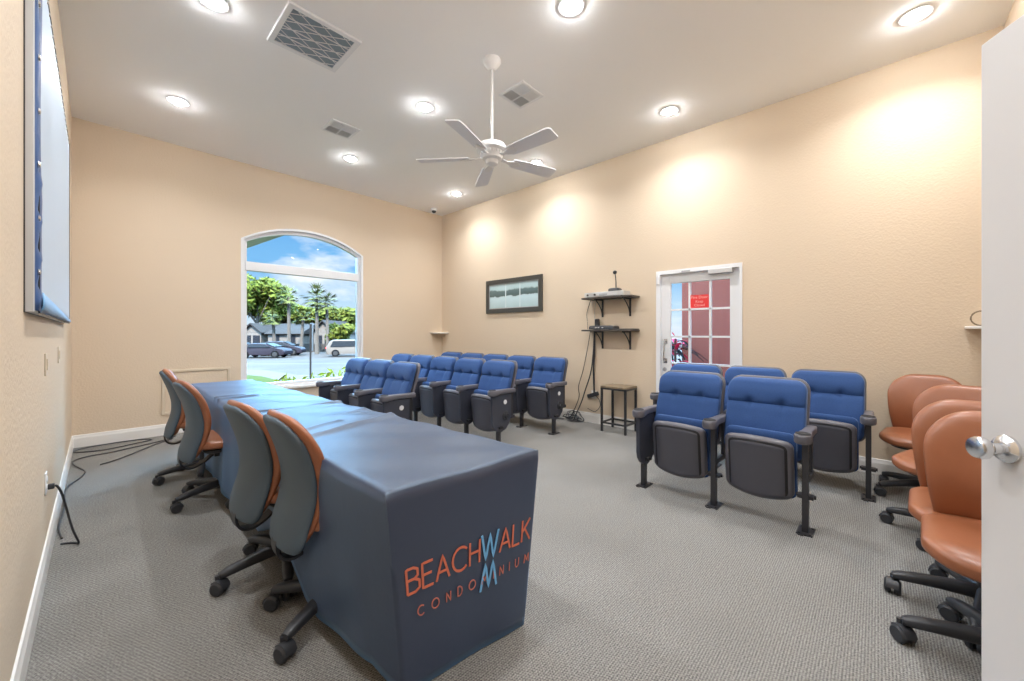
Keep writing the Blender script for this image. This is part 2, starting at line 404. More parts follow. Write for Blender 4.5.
# ------------------------------------------------------------------ glazed exterior door
door = thing('door_1', 'white fifteen pane glazed door in the right wall with red sign', 'door', (0, 0, 0)); door['kind'] = 'structure'
bm = B()   # jamb and casing
for y0, y1, z0, z1 in ((DY0, DY0+.025, 0, DZ-.045), (DY1-.05, DY1, 0, DZ-.045), (DY0, DY1, DZ-.045, DZ)): box2(bm, (XR-.012, y0, z0), (XR+T, y1, z1))
obj('door_frame', bm, 'white', door, smooth=False)
X0, X1 = XR+.035, XR+.08
ys = [1.207, 1.414, 1.645, 1.867]; zs = [1.885-.3275*k for k in range(6)]
bm = B()
box2(bm, (X0, DY0+.025, .012), (X1, ys[0], DZ-.045)); box2(bm, (X0, ys[3], .012), (X1, DY1-.05, DZ-.045))
box2(bm, (X0, ys[0], zs[0]), (X1, ys[3], DZ-.045)); box2(bm, (X0, ys[0], .012), (X1, ys[3], zs[5]))
obj('door_leaf', bm, 'white', door, bevel=.004)
bm = B()
for y in ys[1:3]: box2(bm, (X0+.006, y-.011, zs[5]), (X1-.006, y+.011, zs[0]))
for z in zs[1:5]: box2(bm, (X0+.006, ys[0], z-.011), (X1-.006, ys[3], z+.011))
obj('muntins', bm, 'white', door)
bm = B(); box2(bm, (X0+.02, ys[0]-.01, zs[5]-.01), (X0+.026, ys[3]+.01, zs[0]+.01)); obj('pane', bm, 'glass', door, smooth=False)
# pull handle, lock
bm = B(); hy = 1.93
tube(bm, spline([(X0-.002, hy, 1.17), (X0-.05, hy, 1.165), (X0-.055, hy, 1.09), (X0-.055, hy, 1.0), (X0-.05, hy, .935), (X0-.002, hy, .93)], 5), .009)
box2(bm, (X0-.006, hy-.025, 1.14), (X0+.002, hy+.025, 1.20)); box2(bm, (X0-.006, hy-.025, .90), (X0+.002, hy+.025, .96)); obj('door_handle', bm, 'chrome', door, bevel=.002)
bm = B(); lathe(bm, [(0, -.014), (.02, -.012), (.026, 0)], (X0, hy+.01, .82), 20, 'X'); obj('deadbolt', bm, 'steel', door)
# closer
cl = B(); box2(cl, (X0-.055, 1.17, 1.95), (X0-.002, 1.42, 2.005)); c_o = obj('door_closer', cl, 'silver', door, bevel=.006)
bm = B(); box(bm, (X0-.035, 1.50, 2.02), (.02, .34, .012), Matrix.Rotation(.08, 3, 'X')); box2(bm, (X0-.05, 1.62, 2.005), (X0-.01, 1.72, 2.022)); obj('closer_arm', bm, 'steel', c_o)
bm = B(); box2(bm, (XR-.03, 1.985, 1.88), (XR-.008, 2.02, 1.985)); obj('contact_sensor', bm, 'white', door, bevel=.004)
def text_mesh(s, size, align='CENTER'):
    cu = bpy.data.curves.new('lettering', 'FONT'); cu.body = s; cu.size = size; cu.align_x = align; cu.extrude = .0004; cu.resolution_u = 3
    o = bpy.data.objects.new('tmp', cu); C.objects.link(o); dg = bpy.context.evaluated_depsgraph_get(); dg.update()
    me = bpy.data.meshes.new_from_object(o.evaluated_get(dg)); bpy.data.objects.remove(o); return me
bm = B(); box2(bm, (X0+.010, 1.43, 1.572), (X0+.016, 1.637, 1.725)); sg = obj('warning_sign', bm, 'sign', bevel=.001)
tag(sg, 'red warning sign with pale lettering stuck on the glazed door', 'sign')
lm = B()
for s, z, sz in (('Fire Door', 1.682, .046), ('Keep', 1.634, .042), ('Closed', 1.59, .042)):
    tm = text_mesh(s, sz)
    tm.transform(Matrix.Translation((X0+.0095, 1.5335, z)) @ Matrix.Rotation(-PI/2, 4, 'Z') @ Matrix.Rotation(PI/2, 4, 'X')); lm.from_mesh(tm)
obj('lettering', lm, 'signtext', sg, smooth=False)

# ------------------------------------------------------------------ open white door at the right of the frame
hinge = Vector((.868, -.648)); free = Vector((1.597, -.199)); dd = (free-hinge).normalized(); Ld = (free-hinge).length
od = thing('door_2', 'open white slab door standing ajar at the right edge of the view', 'door', (hinge.x, hinge.y, 0), math.atan2(dd.y, dd.x)); od['kind'] = 'structure'
bm = B(); box2(bm, (0, -.042, .012), (Ld, 0, 2.03)); obj('door_leaf', bm, 'door', od, bevel=.003)
kx, kz = Ld-.068, .984
bm = B()
lathe(bm, [(0, 0), (.034, .0), (.034, .006), (.028, .013), (.014, .017), (.012, .034), (.020, .040), (.027, .050), (.028, .060), (.024, .068), (.013, .070), (0, .0705)], (kx, 0, kz), 32, 'Y')
kn = obj('door_knob', bm, 'chrome', od)
bm = B(); lathe(bm, [(0, 0), (.034, -.0), (.034, -.006), (.014, -.017), (.012, -.034), (.027, -.050), (.024, -.068), (0, -.0705)], (kx, -.042, kz), 32, 'Y'); obj('door_knob', bm, 'chrome', od)
bm = B()
for z in (.22, 1.02, 1.82): lathe(bm, [(.0, z-.05), (.008, z-.05), (.008, z+.05), (0, z+.05)], (-.004, .004, 0), 12)
obj('hinge', bm, 'chrome', od)

# ------------------------------------------------------------------ theatre seats (face -X)
P2 = .2725
def bx_(z): return .195+.30*(z-.5)
def make_seat():
    ms = {}
    bm = B()
    def dsp(a, b, front):
        if not front: return 0
        g = .014*math.exp(-((a-.755)/.014)**2)
        for by in (-.10, .10): g += .030*math.exp(-((a-.762)/.028)**2-((b-by)/.026)**2)+.006*math.exp(-((a-.69)/.05)**2-((b-by)/.02)**2)
        bulge = -.016*math.exp(-((a-.84)/.07)**2)-.012*math.exp(-((a-.62)/.10)**2)
        return g+bulge
    pad(bm, .40, .935, .246, .045, .03, lambda a, b, d: (bx_(a)+d+.02*(b/.25)**2*-1, b, a), .06, .075, .03, 46, 84, 5, dsp)
    ms['backrest'] = mesh('backrest', bm, 'uphol', angle=60)
    bm = B(); pad(bm, .385, .946, .257, .012, .028, lambda a, b, d: (bx_(a)+.040+d-.015*(b/.25)**2, b, a), .06, .085, .012, 24, 40, 6)
    ms['back_shell'] = mesh('back_shell', bm, 'seatrim')
    def px_(a): return .025-.10*(a-.35)
    def curved(a, b): return a+.022*(b/.2)**2 if a < .30 else a+.0
    def bottom(W): return lambda a, b, d: (px_(a)+d+.03*(b/.2)**2, b, a+(.030*((b/.2)**2)*max(0, (.35-a)/.2))-(.018*((b/.2)**2)*max(0, (a-.35)/.2)))
    bm = B(); pad(bm, .150, .600, .214, .02, .07, lambda a, b, d: (px_(a)+.075+d, b, a+.0), .05, .05, .05, 22, 40, 4); ms['seat_cushion'] = mesh('seat_cushion', bm, 'uphol')
    bm = B(); pad(bm, .135, .568, .206, .035, .03, bottom(.2), .05, .045, .035, 24, 48, 5); ms['seat'] = mesh('seat', bm, 'seatrim')
    bm = B(); pad(bm, .158, .543, .180, .0385, .0, bottom(.2), .035, .035, .004, 20, 40, 9); ms['groove'] = mesh('groove', bm, 'groove')
    bm = B(); pad(bm, .152, .534, .171, .043, .0, bottom(.2), .03, .03, .014, 22, 40, 7); ms['seat_panel'] = mesh('seat_panel', bm, 'seatplastic')
    bm = B()   # armrest along x
    pad(bm, -.135, .27, lambda a: .048-.017*min(1, max(0, (a+.08)/.12)), .027, lambda a: .034-.012*min(1, max(0, (a+.06)/.08)), lambda a, b, d: (a, b, .618-d-.02*max(0, a)), .045, .02, .012, 18, 32, 5)
    ms['armrest'] = mesh('armrest', bm, 'seatrim')
    bm = B(); lathe(bm, [(.0, .644), (.036, .6445), (.042, .6475), (.039, .650), (.033, .6465), (0, .6462)], (-.085, 0, 0), 24); ms['cup_holder'] = mesh('cup_holder', bm, 'groove')
    bm = B(); box2(bm, (-.015, -.0165, .006), (.03, .0165, .60)); box2(bm, (.0, -.012, .30), (.26, .012, .335)); box2(bm, (.20, -.010, .30), (.235, .010, .62)); ms['post'] = mesh('post', bm, 'blackmetal', False)
    bm = B(); box2(bm, (-.055, -.042, 0), (.085, .042, .007)); box2(bm, (-.07, .0, 0), (-.055, .03, .006))
    for x in (-.042, .068):
        for y in (-.028, .028): lathe(bm, [(0, .007), (.008, .007), (.008, .012), (0, .014)], (x, y, 0), 8)
    ms['foot_plate'] = mesh('foot_plate', bm, 'blackmetal', False)
    bm = B(); tube(bm, [(.03, -.052, .225), (.03, .052, .225)], .012, 8); box2(bm, (-.005, -.042, .214), (.05, .042, .236)); ms['hinge_bracket'] = mesh('hinge_bracket', bm, 'blackmetal')
    bm = B()
    poly = [(-.10, .59), (-.10, .30), (-.085, .245), (-.05, .205), (0, .175), (.05, .172), (.12, .20), (.175, .26), (.195, .33), (.20, .59)]
    prism(bm, poly, lambda u, v, h: Vector((u, h, v)), -.017, .017); ms['end_panel'] = mesh('end_panel', bm, 'panelplastic', False)
    return ms
SM = make_seat()
def seat_thing(label, loc, rotz, group, right='post', left=None, disc=True):
    t = thing('theater_seat', label, 'theater seat', loc, rotz, group)
    bk = obj('backrest', SM['backrest'], None, t); obj('back_shell', SM['back_shell'], None, bk)
    s = obj('seat', SM['seat'], None, t); obj('seat_cushion', SM['seat_cushion'], None, s); obj('seat_groove', SM['groove'], None, s); obj('seat_panel', SM['seat_panel'], None, s)
    def side(y, kind, sgn):
        a = obj('armrest', SM['armrest'], None, t, (0, y, 0)); obj('cup_holder', SM['cup_holder'], None, a)
        p = obj('leg', SM['post'], None, t, (0, y, 0)); obj('foot_plate', SM['foot_plate'], None, p); obj('hinge_bracket', SM['hinge_bracket'], None, p)
        if kind == 'panel':
            e = obj('end_panel', SM['end_panel'], None, t, (0, y, 0), bevel=.006)
            if sgn < 0 and disc:
                bm = B(); lathe(bm, [(0, -.022), (.024, -.021), (.027, -.016), (.027, -.010)], (.10, 0, .50), 24, 'Y'); obj('number_disc', bm, 'white', e)
                bm = B(); lathe(bm, [(0, -.052), (.028, -.050), (.034, -.038), (.034, -.030), (.05, -.026), (.055, -.014)], (.11, 0, .345), 24, 'Y'); obj('hinge_cover', bm, 'blackplastic', e)
    side(-P2, right, -1)
    if left: side(P2, left, 1)
    return t
def row(x0, yr, n, labels, group, right, left, rot=0.0, inner='post'):
    for k in range(n):
        c = Vector((x0, yr, 0))+Matrix.Rotation(rot, 3, 'Z') @ Vector((0, P2+k*2*P2, 0))
        seat_thing(labels[k], c, rot, group, right if k == 0 else inner, left if k == n-1 else None, k == 0)
row(3.09, .335, 2, ['blue theater seat at the right end of the nearest pair, by open carpet',
                    'blue theater seat at the left end of the nearest pair, near the black stool'], 'front pair of blue theater seats', 'post', 'panel', -.03)
row(4.05, .050, 3, ['blue theater seat at the right end of the wall row, beside tan office chairs',
                    'blue theater seat in the middle of the row of three at the glazed door',
                    'blue theater seat at the left end of the row of three before the glazed door'], 'row of three blue theater seats by the door', 'post', 'panel', 0)
row(2.05, 3.60, 3, ['blue theater seat with white side disc, near end of the row beside the table',
                    'blue theater seat in the middle of the short row beside the table',
                    'blue theater seat at the window end of the short row beside the table'], 'short row of blue theater seats beside the table', 'panel', 'panel', 0, 'panel')
row(3.03, 3.06, 5, ['blue theater seat at the near end of the middle row, dark panel with white disc',
                    'blue theater seat second from the near end of the middle row',
                    'blue theater seat third from the near end, centre of the middle row',
                    'blue theater seat fourth from the near end of the middle row',
                    'blue theater seat at the window end of the middle row'], 'middle row of blue theater seats', 'panel', 'panel', 0, 'panel')
row(3.95, 2.99, 5, ['blue theater seat at the near end of the wall row, next to hanging cables',
                    'blue theater seat second from the cables in the row along the wall',
                    'blue theater seat third from the cables in the row along the wall',
                    'blue theater seat fourth from the cables in the row along the wall',
                    'blue theater seat at the far end of the wall row below the small corner shelf'], 'wall row of blue theater seats under the picture', 'panel', 'panel', 0, 'panel')

# ------------------------------------------------------------------ office chairs (face +X)
def make_office():
    ms = {}
    prof = [(.36, -.262), (.42, -.258), (.50, -.228), (.58, -.212), (.66, -.215), (.76, -.240), (.88, -.285), (.98, -.325)]
    def xp(z):
        for (z0, x0), (z1, x1) in zip(prof, prof[1:]):
            if z <= z1 or z1 == prof[-1][0]:
                t = (z-z0)/(z1-z0); t = max(-.5, min(1.2, t)); return x0+(x1-x0)*t
    xs = lambda z: (xp(z-.04)+xp(z)*2+xp(z+.04))/4
    def W(z):
        t = (z-.345)/.585; return .182+.045*math.sin(min(1, max(0, (t-.12)/.62))*PI/2)
    wrap = lambda b: .055*(b/.25)**2
    bm = B(); pad(bm, .360, .932, W, .036, .026, lambda a, b, d: (xs(a)-d+wrap(b), b, a), .10, .17, .036, 34, 48, 2.6); ms['backrest'] = mesh('backrest', bm, 'leather', angle=70)
    bm = B(); pad(bm, .345, .916, lambda z: .190+.06*(W(z)-.182), .014, .026, lambda a, b, d: (xs(a)-.022-d+wrap(b), b, a), .075, .15, .024, 34, 44, 3.2); ms['back_shell'] = mesh('back_shell', bm, 'shell', angle=70)
    bm = B()
    def sd(a, b, front): return (.020*max(0, (a-.14)/.12)**2 if True else 0)-.012*(b/.25)**2*(1 if front else 0)
    pad(bm, -.235, .265, lambda a: .245+.01*math.sin(a*6), .040, .034, lambda a, b, d: (a, b, .455-d), .13, .15, .045, 26, 44, 3.0, sd)
    ms['seat'] = mesh('seat', bm, 'leather', angle=70)
    bm = B(); pad(bm, -.19, .20, .19, .01, .028, lambda a, b, d: (a, b, .415-d), .08, .08, .02, 14, 28, 4)
    ms['seat_pan'] = mesh('seat_pan', bm, 'blackplastic')
    bm = B(); box2(bm, (-.11, -.07, .345), (.08, .07, .395))
    tube(bm, spline([(0, .06, .37), (.02, .20, .365), (.03, .27, .36)], 4), .006, 6); tube(bm, [(.03, .25, .36), (.03, .31, .355)], .011, 8)
    ms['mechanism'] = mesh('mechanism', bm, 'blackplastic')
    bm = B(); pts = spline([(-.262, 0, .47), (-.292, 0, .41), (-.305, 0, .35), (-.285, 0, .298), (-.235, 0, .280), (-.17, 0, .305), (-.11, 0, .35), (-.04, 0, .372)], 5); rings = []
    for q, p in enumerate(pts):
        d = (pts[min(q+1, len(pts)-1)]-pts[max(q-1, 0)]).normalized(); nn = Vector((-d.z, 0, d.x))*.006; w = Vector((0, .030, 0))
        rings.append([p-w-nn, p+w-nn, p+w+nn, p-w+nn])
    loft(bm, rings); ms['back_bracket'] = mesh('back_bracket', bm, 'blackplastic')
    bm = B(); lathe(bm, [(0, .12), (.027, .12), (.026, .27), (.019, .275), (.019, .36), (0, .36)], n=18); ms['column'] = mesh('column', bm, 'blackmetal')
    bm = B(); lathe(bm, [(0, .075), (.042, .078), (.048, .10), (.044, .135), (.03, .145), (0, .147)], n=24)
    for k in range(5):
        R = Matrix.Rotation(2*PI*k/5, 3, 'Z'); rings = []
        for t in range(11):
            s = t/10; r = .02+.285*s; z = .116-.006*s-.022*s*s; hw = .030-.006*s; hh = .030-.012*s
            if s > .95: hw *= .7; hh *= .7
            rings.append([R @ Vector((r, hw*math.copysign(abs(math.cos(q))**.6, math.cos(q)), z+hh*math.copysign(abs(math.sin(q))**.7, math.sin(q)))) for q in [2*PI*j/14 for j in range(14)]])
        loft(bm, rings)
    ms['base'] = mesh('base', bm, 'blackplastic')
    for k in range(1):
        bm = B()
        for y in (-.016, .016):
            w = [(0, y-.011), (.024, y-.011), (.029, y-.006), (.029, y+.006), (.024, y+.011), (0, y+.011)]
            lathe(bm, w, (0, 0, .029), 20, 'Y')
        # hood and stem
        rings = []
        for j in range(9):
            q = PI*.02+PI*.75*j/8; rr = .034
            rings.append([Vector((rr*s_*math.cos(q), yy, .029+rr*s_*math.sin(q))) for s_, yy in ((.86, -.022), (1, -.020), (1.03, 0), (1, .020), (.86, .022), (.86, 0))])
        loft(bm, rings); tube(bm, [(-.01, 0, .05), (-.012, 0, .078)], .010, 10)
        ms['caster'] = mesh('caster', bm, 'blackplastic')
    return ms
OM = make_office()
def office_chair(label, loc, head, base_ang, group, seat_dz=0.0, cast=0, off=(0, 0)):
    t = thing('office_chair', label, 'office chair', loc, head, group)
    bk = obj('backrest', OM['backrest'], None, t, (0, 0, seat_dz)); obj('back_shell', OM['back_shell'], None, bk)['label'] = 'grey plastic back shell'
    s = obj('seat', OM['seat'], None, t, (0, 0, seat_dz)); obj('seat_pan', OM['seat_pan'], None, s)
    mch = obj('tilt_mechanism', OM['mechanism'], None, t, (0, 0, seat_dz)); obj('back_bracket', OM['back_bracket'], None, mch)
    ob = Matrix.Rotation(-head, 3, 'Z') @ Vector((*off, 0))
    obj('gas_column', OM['column'], None, t, ob)
    a = base_ang-head; ba = obj('base', OM['base'], None, t, ob, a)
    for k in range(5):
        q = 2*PI*k/5; obj('caster', OM['caster'], None, ba, (.302*math.cos(q), .302*math.sin(q), 0), q+(2.1*k+cast)*.7).scale = (1.12, 1.12, 1.12)
    return t
G1 = 'office chairs along the left side of the table'; G2 = 'office chairs in a row behind the open door'
D = math.radians
office_chair('tan office chair with grey back shell, nearest at the table, beside the printed cloth end', (.83, 1.90, 0), D(0), D(135), G1, off=(-.06, -.08))
office_chair('tan office chair with grey back shell, second from the near end of the table', (.77, 2.36, 0), D(5), D(110), G1, cast=1, off=(-.06, -.01))
office_chair('tan office chair with blue-grey back shell, second from the far end of the table', (.71, 3.70, 0), D(3), D(126), G1, cast=2, off=(-.04, .02))
office_chair('tan office chair at the far end of the table, nearest the back wall', (.70, 4.46, 0), D(-5), D(114), G1, .03, cast=3, off=(-.05, -.04))
office_chair('tan office chair nearest the open white door, lowest and closest of its row', (2.32, -.375, 0), D(180), D(27), G2, cast=1)
office_chair('tan office chair directly behind the one nearest the open white door', (2.70, -.355, 0), D(180), D(96), G2, cast=2)
office_chair('tan office chair just in front of the one against the wall', (3.58, -.345, 0), D(165), D(80), G2)
office_chair('tan office chair deepest in its row, whole back visible against the right wall', (4.36, -.27, 0), D(175), D(122), G2, cast=4)

# ------------------------------------------------------------------ folding tables and their cloths
def folding_table(label, y0, y1, xa, xb, rot=0):
    t = thing('folding_table', label, 'table', ((xa+xb)/2, (y0+y1)/2, 0), rot, 'folding tables under the blue cloths')
    hx, hy = (xb-xa)/2-.03, (y1-y0)/2-.03
    bm = B(); box2(bm, (-hx, -hy, .70), (hx, hy, .735)); obj('tabletop', bm, 'tabletop', t, bevel=.008)
    for sy in (-1, 1):
        for sx in (-1, 1):
            bm = B(); tube(bm, [(sx*(hx-.03), sy*(hy-.27), .03), (sx*(hx-.03), sy*(hy-.22), .70)], .0125, 10); lg = obj('leg', bm, 'chrome', t)
            bm = B(); lathe(bm, [(0, 0), (.018, 0), (.018, .03), (.013, .045), (0, .046)], (sx*(hx-.03), sy*(hy-.271), 0), 12); obj('foot', bm, 'blackplastic', lg)
    bm = B()
    for sy in (-1, 1): tube(bm, [(-(hx-.03), sy*(hy-.25), .30), ((hx-.03), sy*(hy-.25), .30)], .009, 8)
    obj('crossbar', bm, 'chrome', t)
folding_table('grey folding table under the printed navy cloth, its foot showing at the hem', 1.20, 2.94, .675, 1.265, .02)
folding_table('grey folding table under the plain navy cloth by the window', 3.00, 5.12, .69, 1.17, .0)

def skirt_in(NL, NR, n_, p, q):
    """how far the near skirt swings in at a height fraction q"""
    f = (p-NL).length/(NR-NL).length; mid = (NL+NR)/2
    return (mid-p)*(.26*(1-f)+.20*f)*q - n_*(.055*(1-f)+.012*f)*q
def cloth(name, corners, ridges, hem, fold, seed):
    """corners: near-left, near-right, far-right, far-left (x, y); hem: function(side, t)->z of the hem; fold amp per side"""
    r = random.Random(seed); bm = B(); NL, FR = Vector(corners[0]), Vector(corners[2]); NR, FL = Vector(corners[1]), Vector(corners[3])
    nx, ny = 44, 170
    def top(u, v):
        p = (NL*(1-u)+NR*u)*(1-v)+(FL*(1-u)+FR*u)*v; z = .748
        for (u0, v0, u1, v1, w, h_) in ridges:
            t = (u-u0)/(u1-u0)
            if -.15 < t < 1.15:
                vc = v0+(v1-v0)*t; e = 1 if 0 <= t <= 1 else max(0, 1-abs(t-(0 if t < 0 else 1))/.15)
                q = (v-vc)/w; z += h_*e*(math.exp(-q*q) if q < 0 else math.exp(-(q*2.2)**2))
        z += .0025*math.sin(9*u+5*v)*math.sin(23*v+2*u)+.002*math.sin(31*v+8*u)
        ed = min(min(u, 1-u)*(NR-NL).length, min(v, 1-v)*(FL-NL).length)
        if ed < .012: z -= .006*(1-ed/.012)**2
        return Vector((p.x, p.y, z))
    def gp(i, n):   # denser at the edges
        t = i/n; return t
    g = [[bm.verts.new(top(gp(i, nx), gp(j, ny))) for i in range(nx+1)] for j in range(ny+1)]
    for j in range(ny):
        for i in range(nx): bm.faces.new((g[j][i], g[j][i+1], g[j+1][i+1], g[j+1][i]))
    per = []; cen = (NL+NR+FR+FL)/4
    for i in range(nx): per.append((g[0][i], 'near', i/nx))
    for j in range(ny): per.append((g[j][nx], 'right', j/ny))
    for i in range(nx, 0, -1): per.append((g[ny][i], 'far', i/nx))
    for j in range(ny, 0, -1): per.append((g[j][0], 'left', j/ny))
    ph = [r.uniform(0, 6.28) for _ in range(6)]
    nz = 18; cols = []
    for v, side, t in per:
        n_ = {'near': (NL-FL).normalized(), 'far': (FL-NL).normalized(), 'left': (NL-NR).normalized(), 'right': (NR-NL).normalized()}[side]
        zh = hem(side, t); col = [v]
        ln = (NR-NL).length if side in ('near', 'far') else (FL-NL).length
        s = t*ln
        for k in range(1, nz+1):
            q = k/nz; z = v.co.z+(zh-v.co.z)*q
            a = fold.get(side, .012)
            wv = a*q**1.1*(math.sin(s*9+ph[0])*.5+math.sin(s*17+ph[1]+q)*.35+math.sin(s*5+ph[2])*.4)
            off = .004+.004*q+wv
            p = v.co.to_2d()+n_*off
            tp = {'near': .045, 'far': .02, 'left': -.012, 'right': .02}[side]*q
            if side in ('near', 'far'):      # ends narrow towards the hem
                mid = (NL+NR)/2 if side == 'near' else (FL+FR)/2
                if side == 'near': p += skirt_in(NL, NR, n_, v.co.to_2d(), q)
                else: p += (mid-v.co.to_2d())*.05*q
            elif side in ('left', 'right'):
                c0 = NL if side == 'left' else NR
                if hem is hemA:
                    k_ = math.exp(-(t if side == 'right' else t)*ln/.22); nn = (NL-FL).normalized()
                    p = p*(1-k_)+(v.co.to_2d()+nn*(.004+.004*q)+skirt_in(NL, NR, nn, c0, q))*k_
            col.append(bm.verts.new((p.x, p.y, z)))
        cols.append(col)
    for a, b in zip(cols, cols[1:]+cols[:1]):
        for k in range(nz): bm.faces.new((a[k], a[k+1], b[k+1], b[k]))
    # pull the corner columns together
    me = mesh(name, bm, 'cloth', angle=75); o = bpy.data.objects.new(name, me); C.objects.link(o)
    so = o.modifiers.new('thick', 'SOLIDIFY'); so.thickness = .0016; so.offset = 1
    return o
def hemA(side, t):
    if side == 'near': return .006+.0*t
    if side == 'left':
        K = [(0, .006), (.08, .075), (.30, .068), (.38, .10), (.43, .15), (.50, .23), (.62, .25), (.75, .16), (1, .13)]
        for (a, va), (b, vb) in zip(K, K[1:]):
            if t <= b: return va+(vb-va)*(t-a)/(b-a)
    return .10
cA = cloth('tablecloth', [(.640, 1.165), (1.352, 1.110), (1.262, 2.985), (.632, 2.985)],
           [(.12, .505, .98, .615, .022, .016), (.10, .585, .52, .655, .016, .010), (-.05, .985, 1.05, .985, .012, .006), (.55, .74, 1.0, .80, .02, .006)], hemA, {'near': .004, 'left': .012}, 3)
tag(cA, 'navy tablecloth with orange and blue lettering on its near end', 'tablecloth', 'navy tablecloths on the long table')
def hemB(side, t): return .12
cB = cloth('tablecloth', [(.630, 2.945), (1.268, 2.945), (1.205, 5.175), (.660, 5.175)],
           [(-.05, .012, 1.05, .012, .008, .012), (-.2, .36, .45, .37, .018, .016), (-.2, .43, .35, .425, .014, .012), (.5, .2, .95, .16, .014, .005)], hemB, {'left': .014}, 5)
tag(cB, 'plain navy tablecloth over the far half of the table toward the window', 'tablecloth', 'navy tablecloths on the long table')
# lettering on the near skirt: single stroke letters
GL = {'B': [[(0, 0), (0, 1), (.35, 1), (.55, .9), (.55, .65), (.38, .54), (0, .54)], [(.38, .54), (.62, .42), (.62, .12), (.4, 0), (0, 0)]],
      'E': [[(.55, 0), (0, 0), (0, 1), (.55, 1)], [(0, .52), (.48, .52)]],
      'A': [[(0, 0), (.36, 1), (.72, 0)], [(.12, .33), (.60, .33)]],
      'C': [[(.5+.48*math.cos(a), .5+.5*math.sin(a)) for a in [D(45+270*i/14) for i in range(15)]]],
      'H': [[(0, 0), (0, 1)], [(.6, 0), (.6, 1)], [(0, .52), (.6, .52)]],
      'W': [[(0, 1), (.27, 0), (.5, .95), (.73, 0), (1, 1)]],
      'L': [[(0, 1), (0, 0), (.5, 0)]],
      'K': [[(0, 0), (0, 1)], [(.55, 1), (.02, .45)], [(.18, .6), (.6, 0)]],
      'O': [[(.5+.5*math.cos(a), .5+.5*math.sin(a)) for a in [D(360*i/18) for i in range(19)]]],
      'N': [[(0, 0), (0, 1), (.6, 0), (.6, 1)]],
      'D': [[(0, 0), (0, 1), (.3, 1), (.55, .85), (.65, .5), (.55, .15), (.3, 0), (0, 0)]],
      'M': [[(0, 0), (.1, 1), (.42, .25), (.74, 1), (.84, 0)]],
      'I': [[(0, 0), (0, 1)]],
      'U': [[(0, 1), (0, .3), (.12, .07), (.3, 0), (.48, .07), (.6, .3), (.6, 1)]]}
WD = {'B': .62, 'E': .55, 'A': .72, 'C': .86, 'H': .6, 'W': 1.0, 'L': .5, 'K': .6, 'O': 1.0, 'N': .6, 'D': .65, 'M': .84, 'I': 0.0, 'U': .6}
EN, EM = Vector((.640, 1.165)), Vector((1.352, 1.110)); ed = (EM-EN); enr = Vector((ed.y, -ed.x)).normalized()
def on_skirt(x, z, off=.0045):
    """point on the near skirt: x metres from the near-left corner at that height"""
    q = (.748-z)/.742; t = x/ed.length; p = EN+ed*t
    p = p+skirt_in(EN, EM, enr, p, q)+enr*(.004+.004*q+off+.003*q)
    return Vector((p.x, p.y, z))
def stroke(bm, pts, w, x0, z0, sx, sz):
    nrm = Vector((enr.x, enr.y, 0)); P_ = []
    for a, b in zip(pts, pts[1:]):
        for k in range(5): P_.append((a[0]+(b[0]-a[0])*k/5, a[1]+(b[1]-a[1])*k/5))
    P_.append(pts[-1])
    Q = [on_skirt(x0+u*sx, z0+v*sz) for u, v in P_]
    L_, R_ = [], []
    for i, p in enumerate(Q):
        d = (Q[min(i+1, len(Q)-1)]-Q[max(i-1, 0)]).normalized(); s = nrm.cross(d).normalized()*w/2
        L_.append(p+s); R_.append(p-s)
    rings = [[l, r_, r_-nrm*.002, l-nrm*.002] for l, r_ in zip(L_, R_)]
    loft(bm, rings)
def word(s, x0, x1, z, hgt, w, m, skip=()):
    tot = sum(WD[c] for c in s)*hgt*.95; g = (x1-x0-tot)/(len(s)-1); x = x0; pos = []
    for i, c in enumerate(s):
        pos.append(x)
        if i not in skip:
            bm = B()
            for st in GL[c]: stroke(bm, st, w, x, z, hgt*.95, hgt)
            obj('letter', bm, m, cA, smooth=False)
        x += WD[c]*hgt*.95+g
    return pos
pos = word('BEACHWALK', .047, .690, .372, .090, .0085, 'orange', skip=(5,))
for sg_, z_ in ((1, .368), (-1, .352)):
    bm = B()
    for st in GL['W']: stroke(bm, [(a, sg_*b) for a, b in st], .010, pos[5]-.004, z_, .092, .104)
    obj('letter', bm, 'lightblue', cA, smooth=False)['label'] = 'light blue letter'
word('CONDOMINIUM', .085, .693, .276, .036, .0042, 'salmon')

# ------------------------------------------------------------------ projection screen on the left wall
ps = thing('projection_screen', 'large framed projection screen with blue border hung on the left wall', 'projection screen', (XL, 3.7, 0))
y0, y1, z0, z1 = 2.40-3.7, 4.98-3.7, 1.355, 2.87; fw_ = .045
bm = B()
frame_loop(bm, y0, y1, z0, z1, fw_, 0, .027, lambda u, v, d: Vector((d, u, v)))
obj('frame', bm, 'alu', ps, smooth=False)
bm = B()   # fabric, slightly bowed at the bottom
rings = []
for j in range(25):
    v = j/24; rr = []
    for i in range(31):
        u = i/30; y = y0+.12+(y1-y0-.13)*u; bow = .004*math.sin(PI*u)*(1-v)**3
        rr.append(Vector((.031+bow+.0015*math.sin(u*40)*(1-v), y, z0+.015+(z1-z0-.025)*v)))
    rings.append(rr)
loft(bm, rings, False, False); fo = obj('fabric', bm, 'screenfab', ps); so = fo.modifiers.new('thick', 'SOLIDIFY'); so.thickness = .002
bm = B(); rings = []
for j in range(30):
    v = j/29; w = .13+.04*math.exp(-((v-.32)/.05)**2)+.03*math.sin(v*9)+.03*v
    rings.append([Vector((.028, y0+.005, z0+.005+(z1-z0-.01)*v)), Vector((.034+.008*math.sin(v*60)*(.3 if v > .35 else 1), y0+.005+w*.5, z0+.005+(z1-z0-.01)*v)), Vector((.0345, y0+.005+w, z0+.005+(z1-z0-.01)*v))])
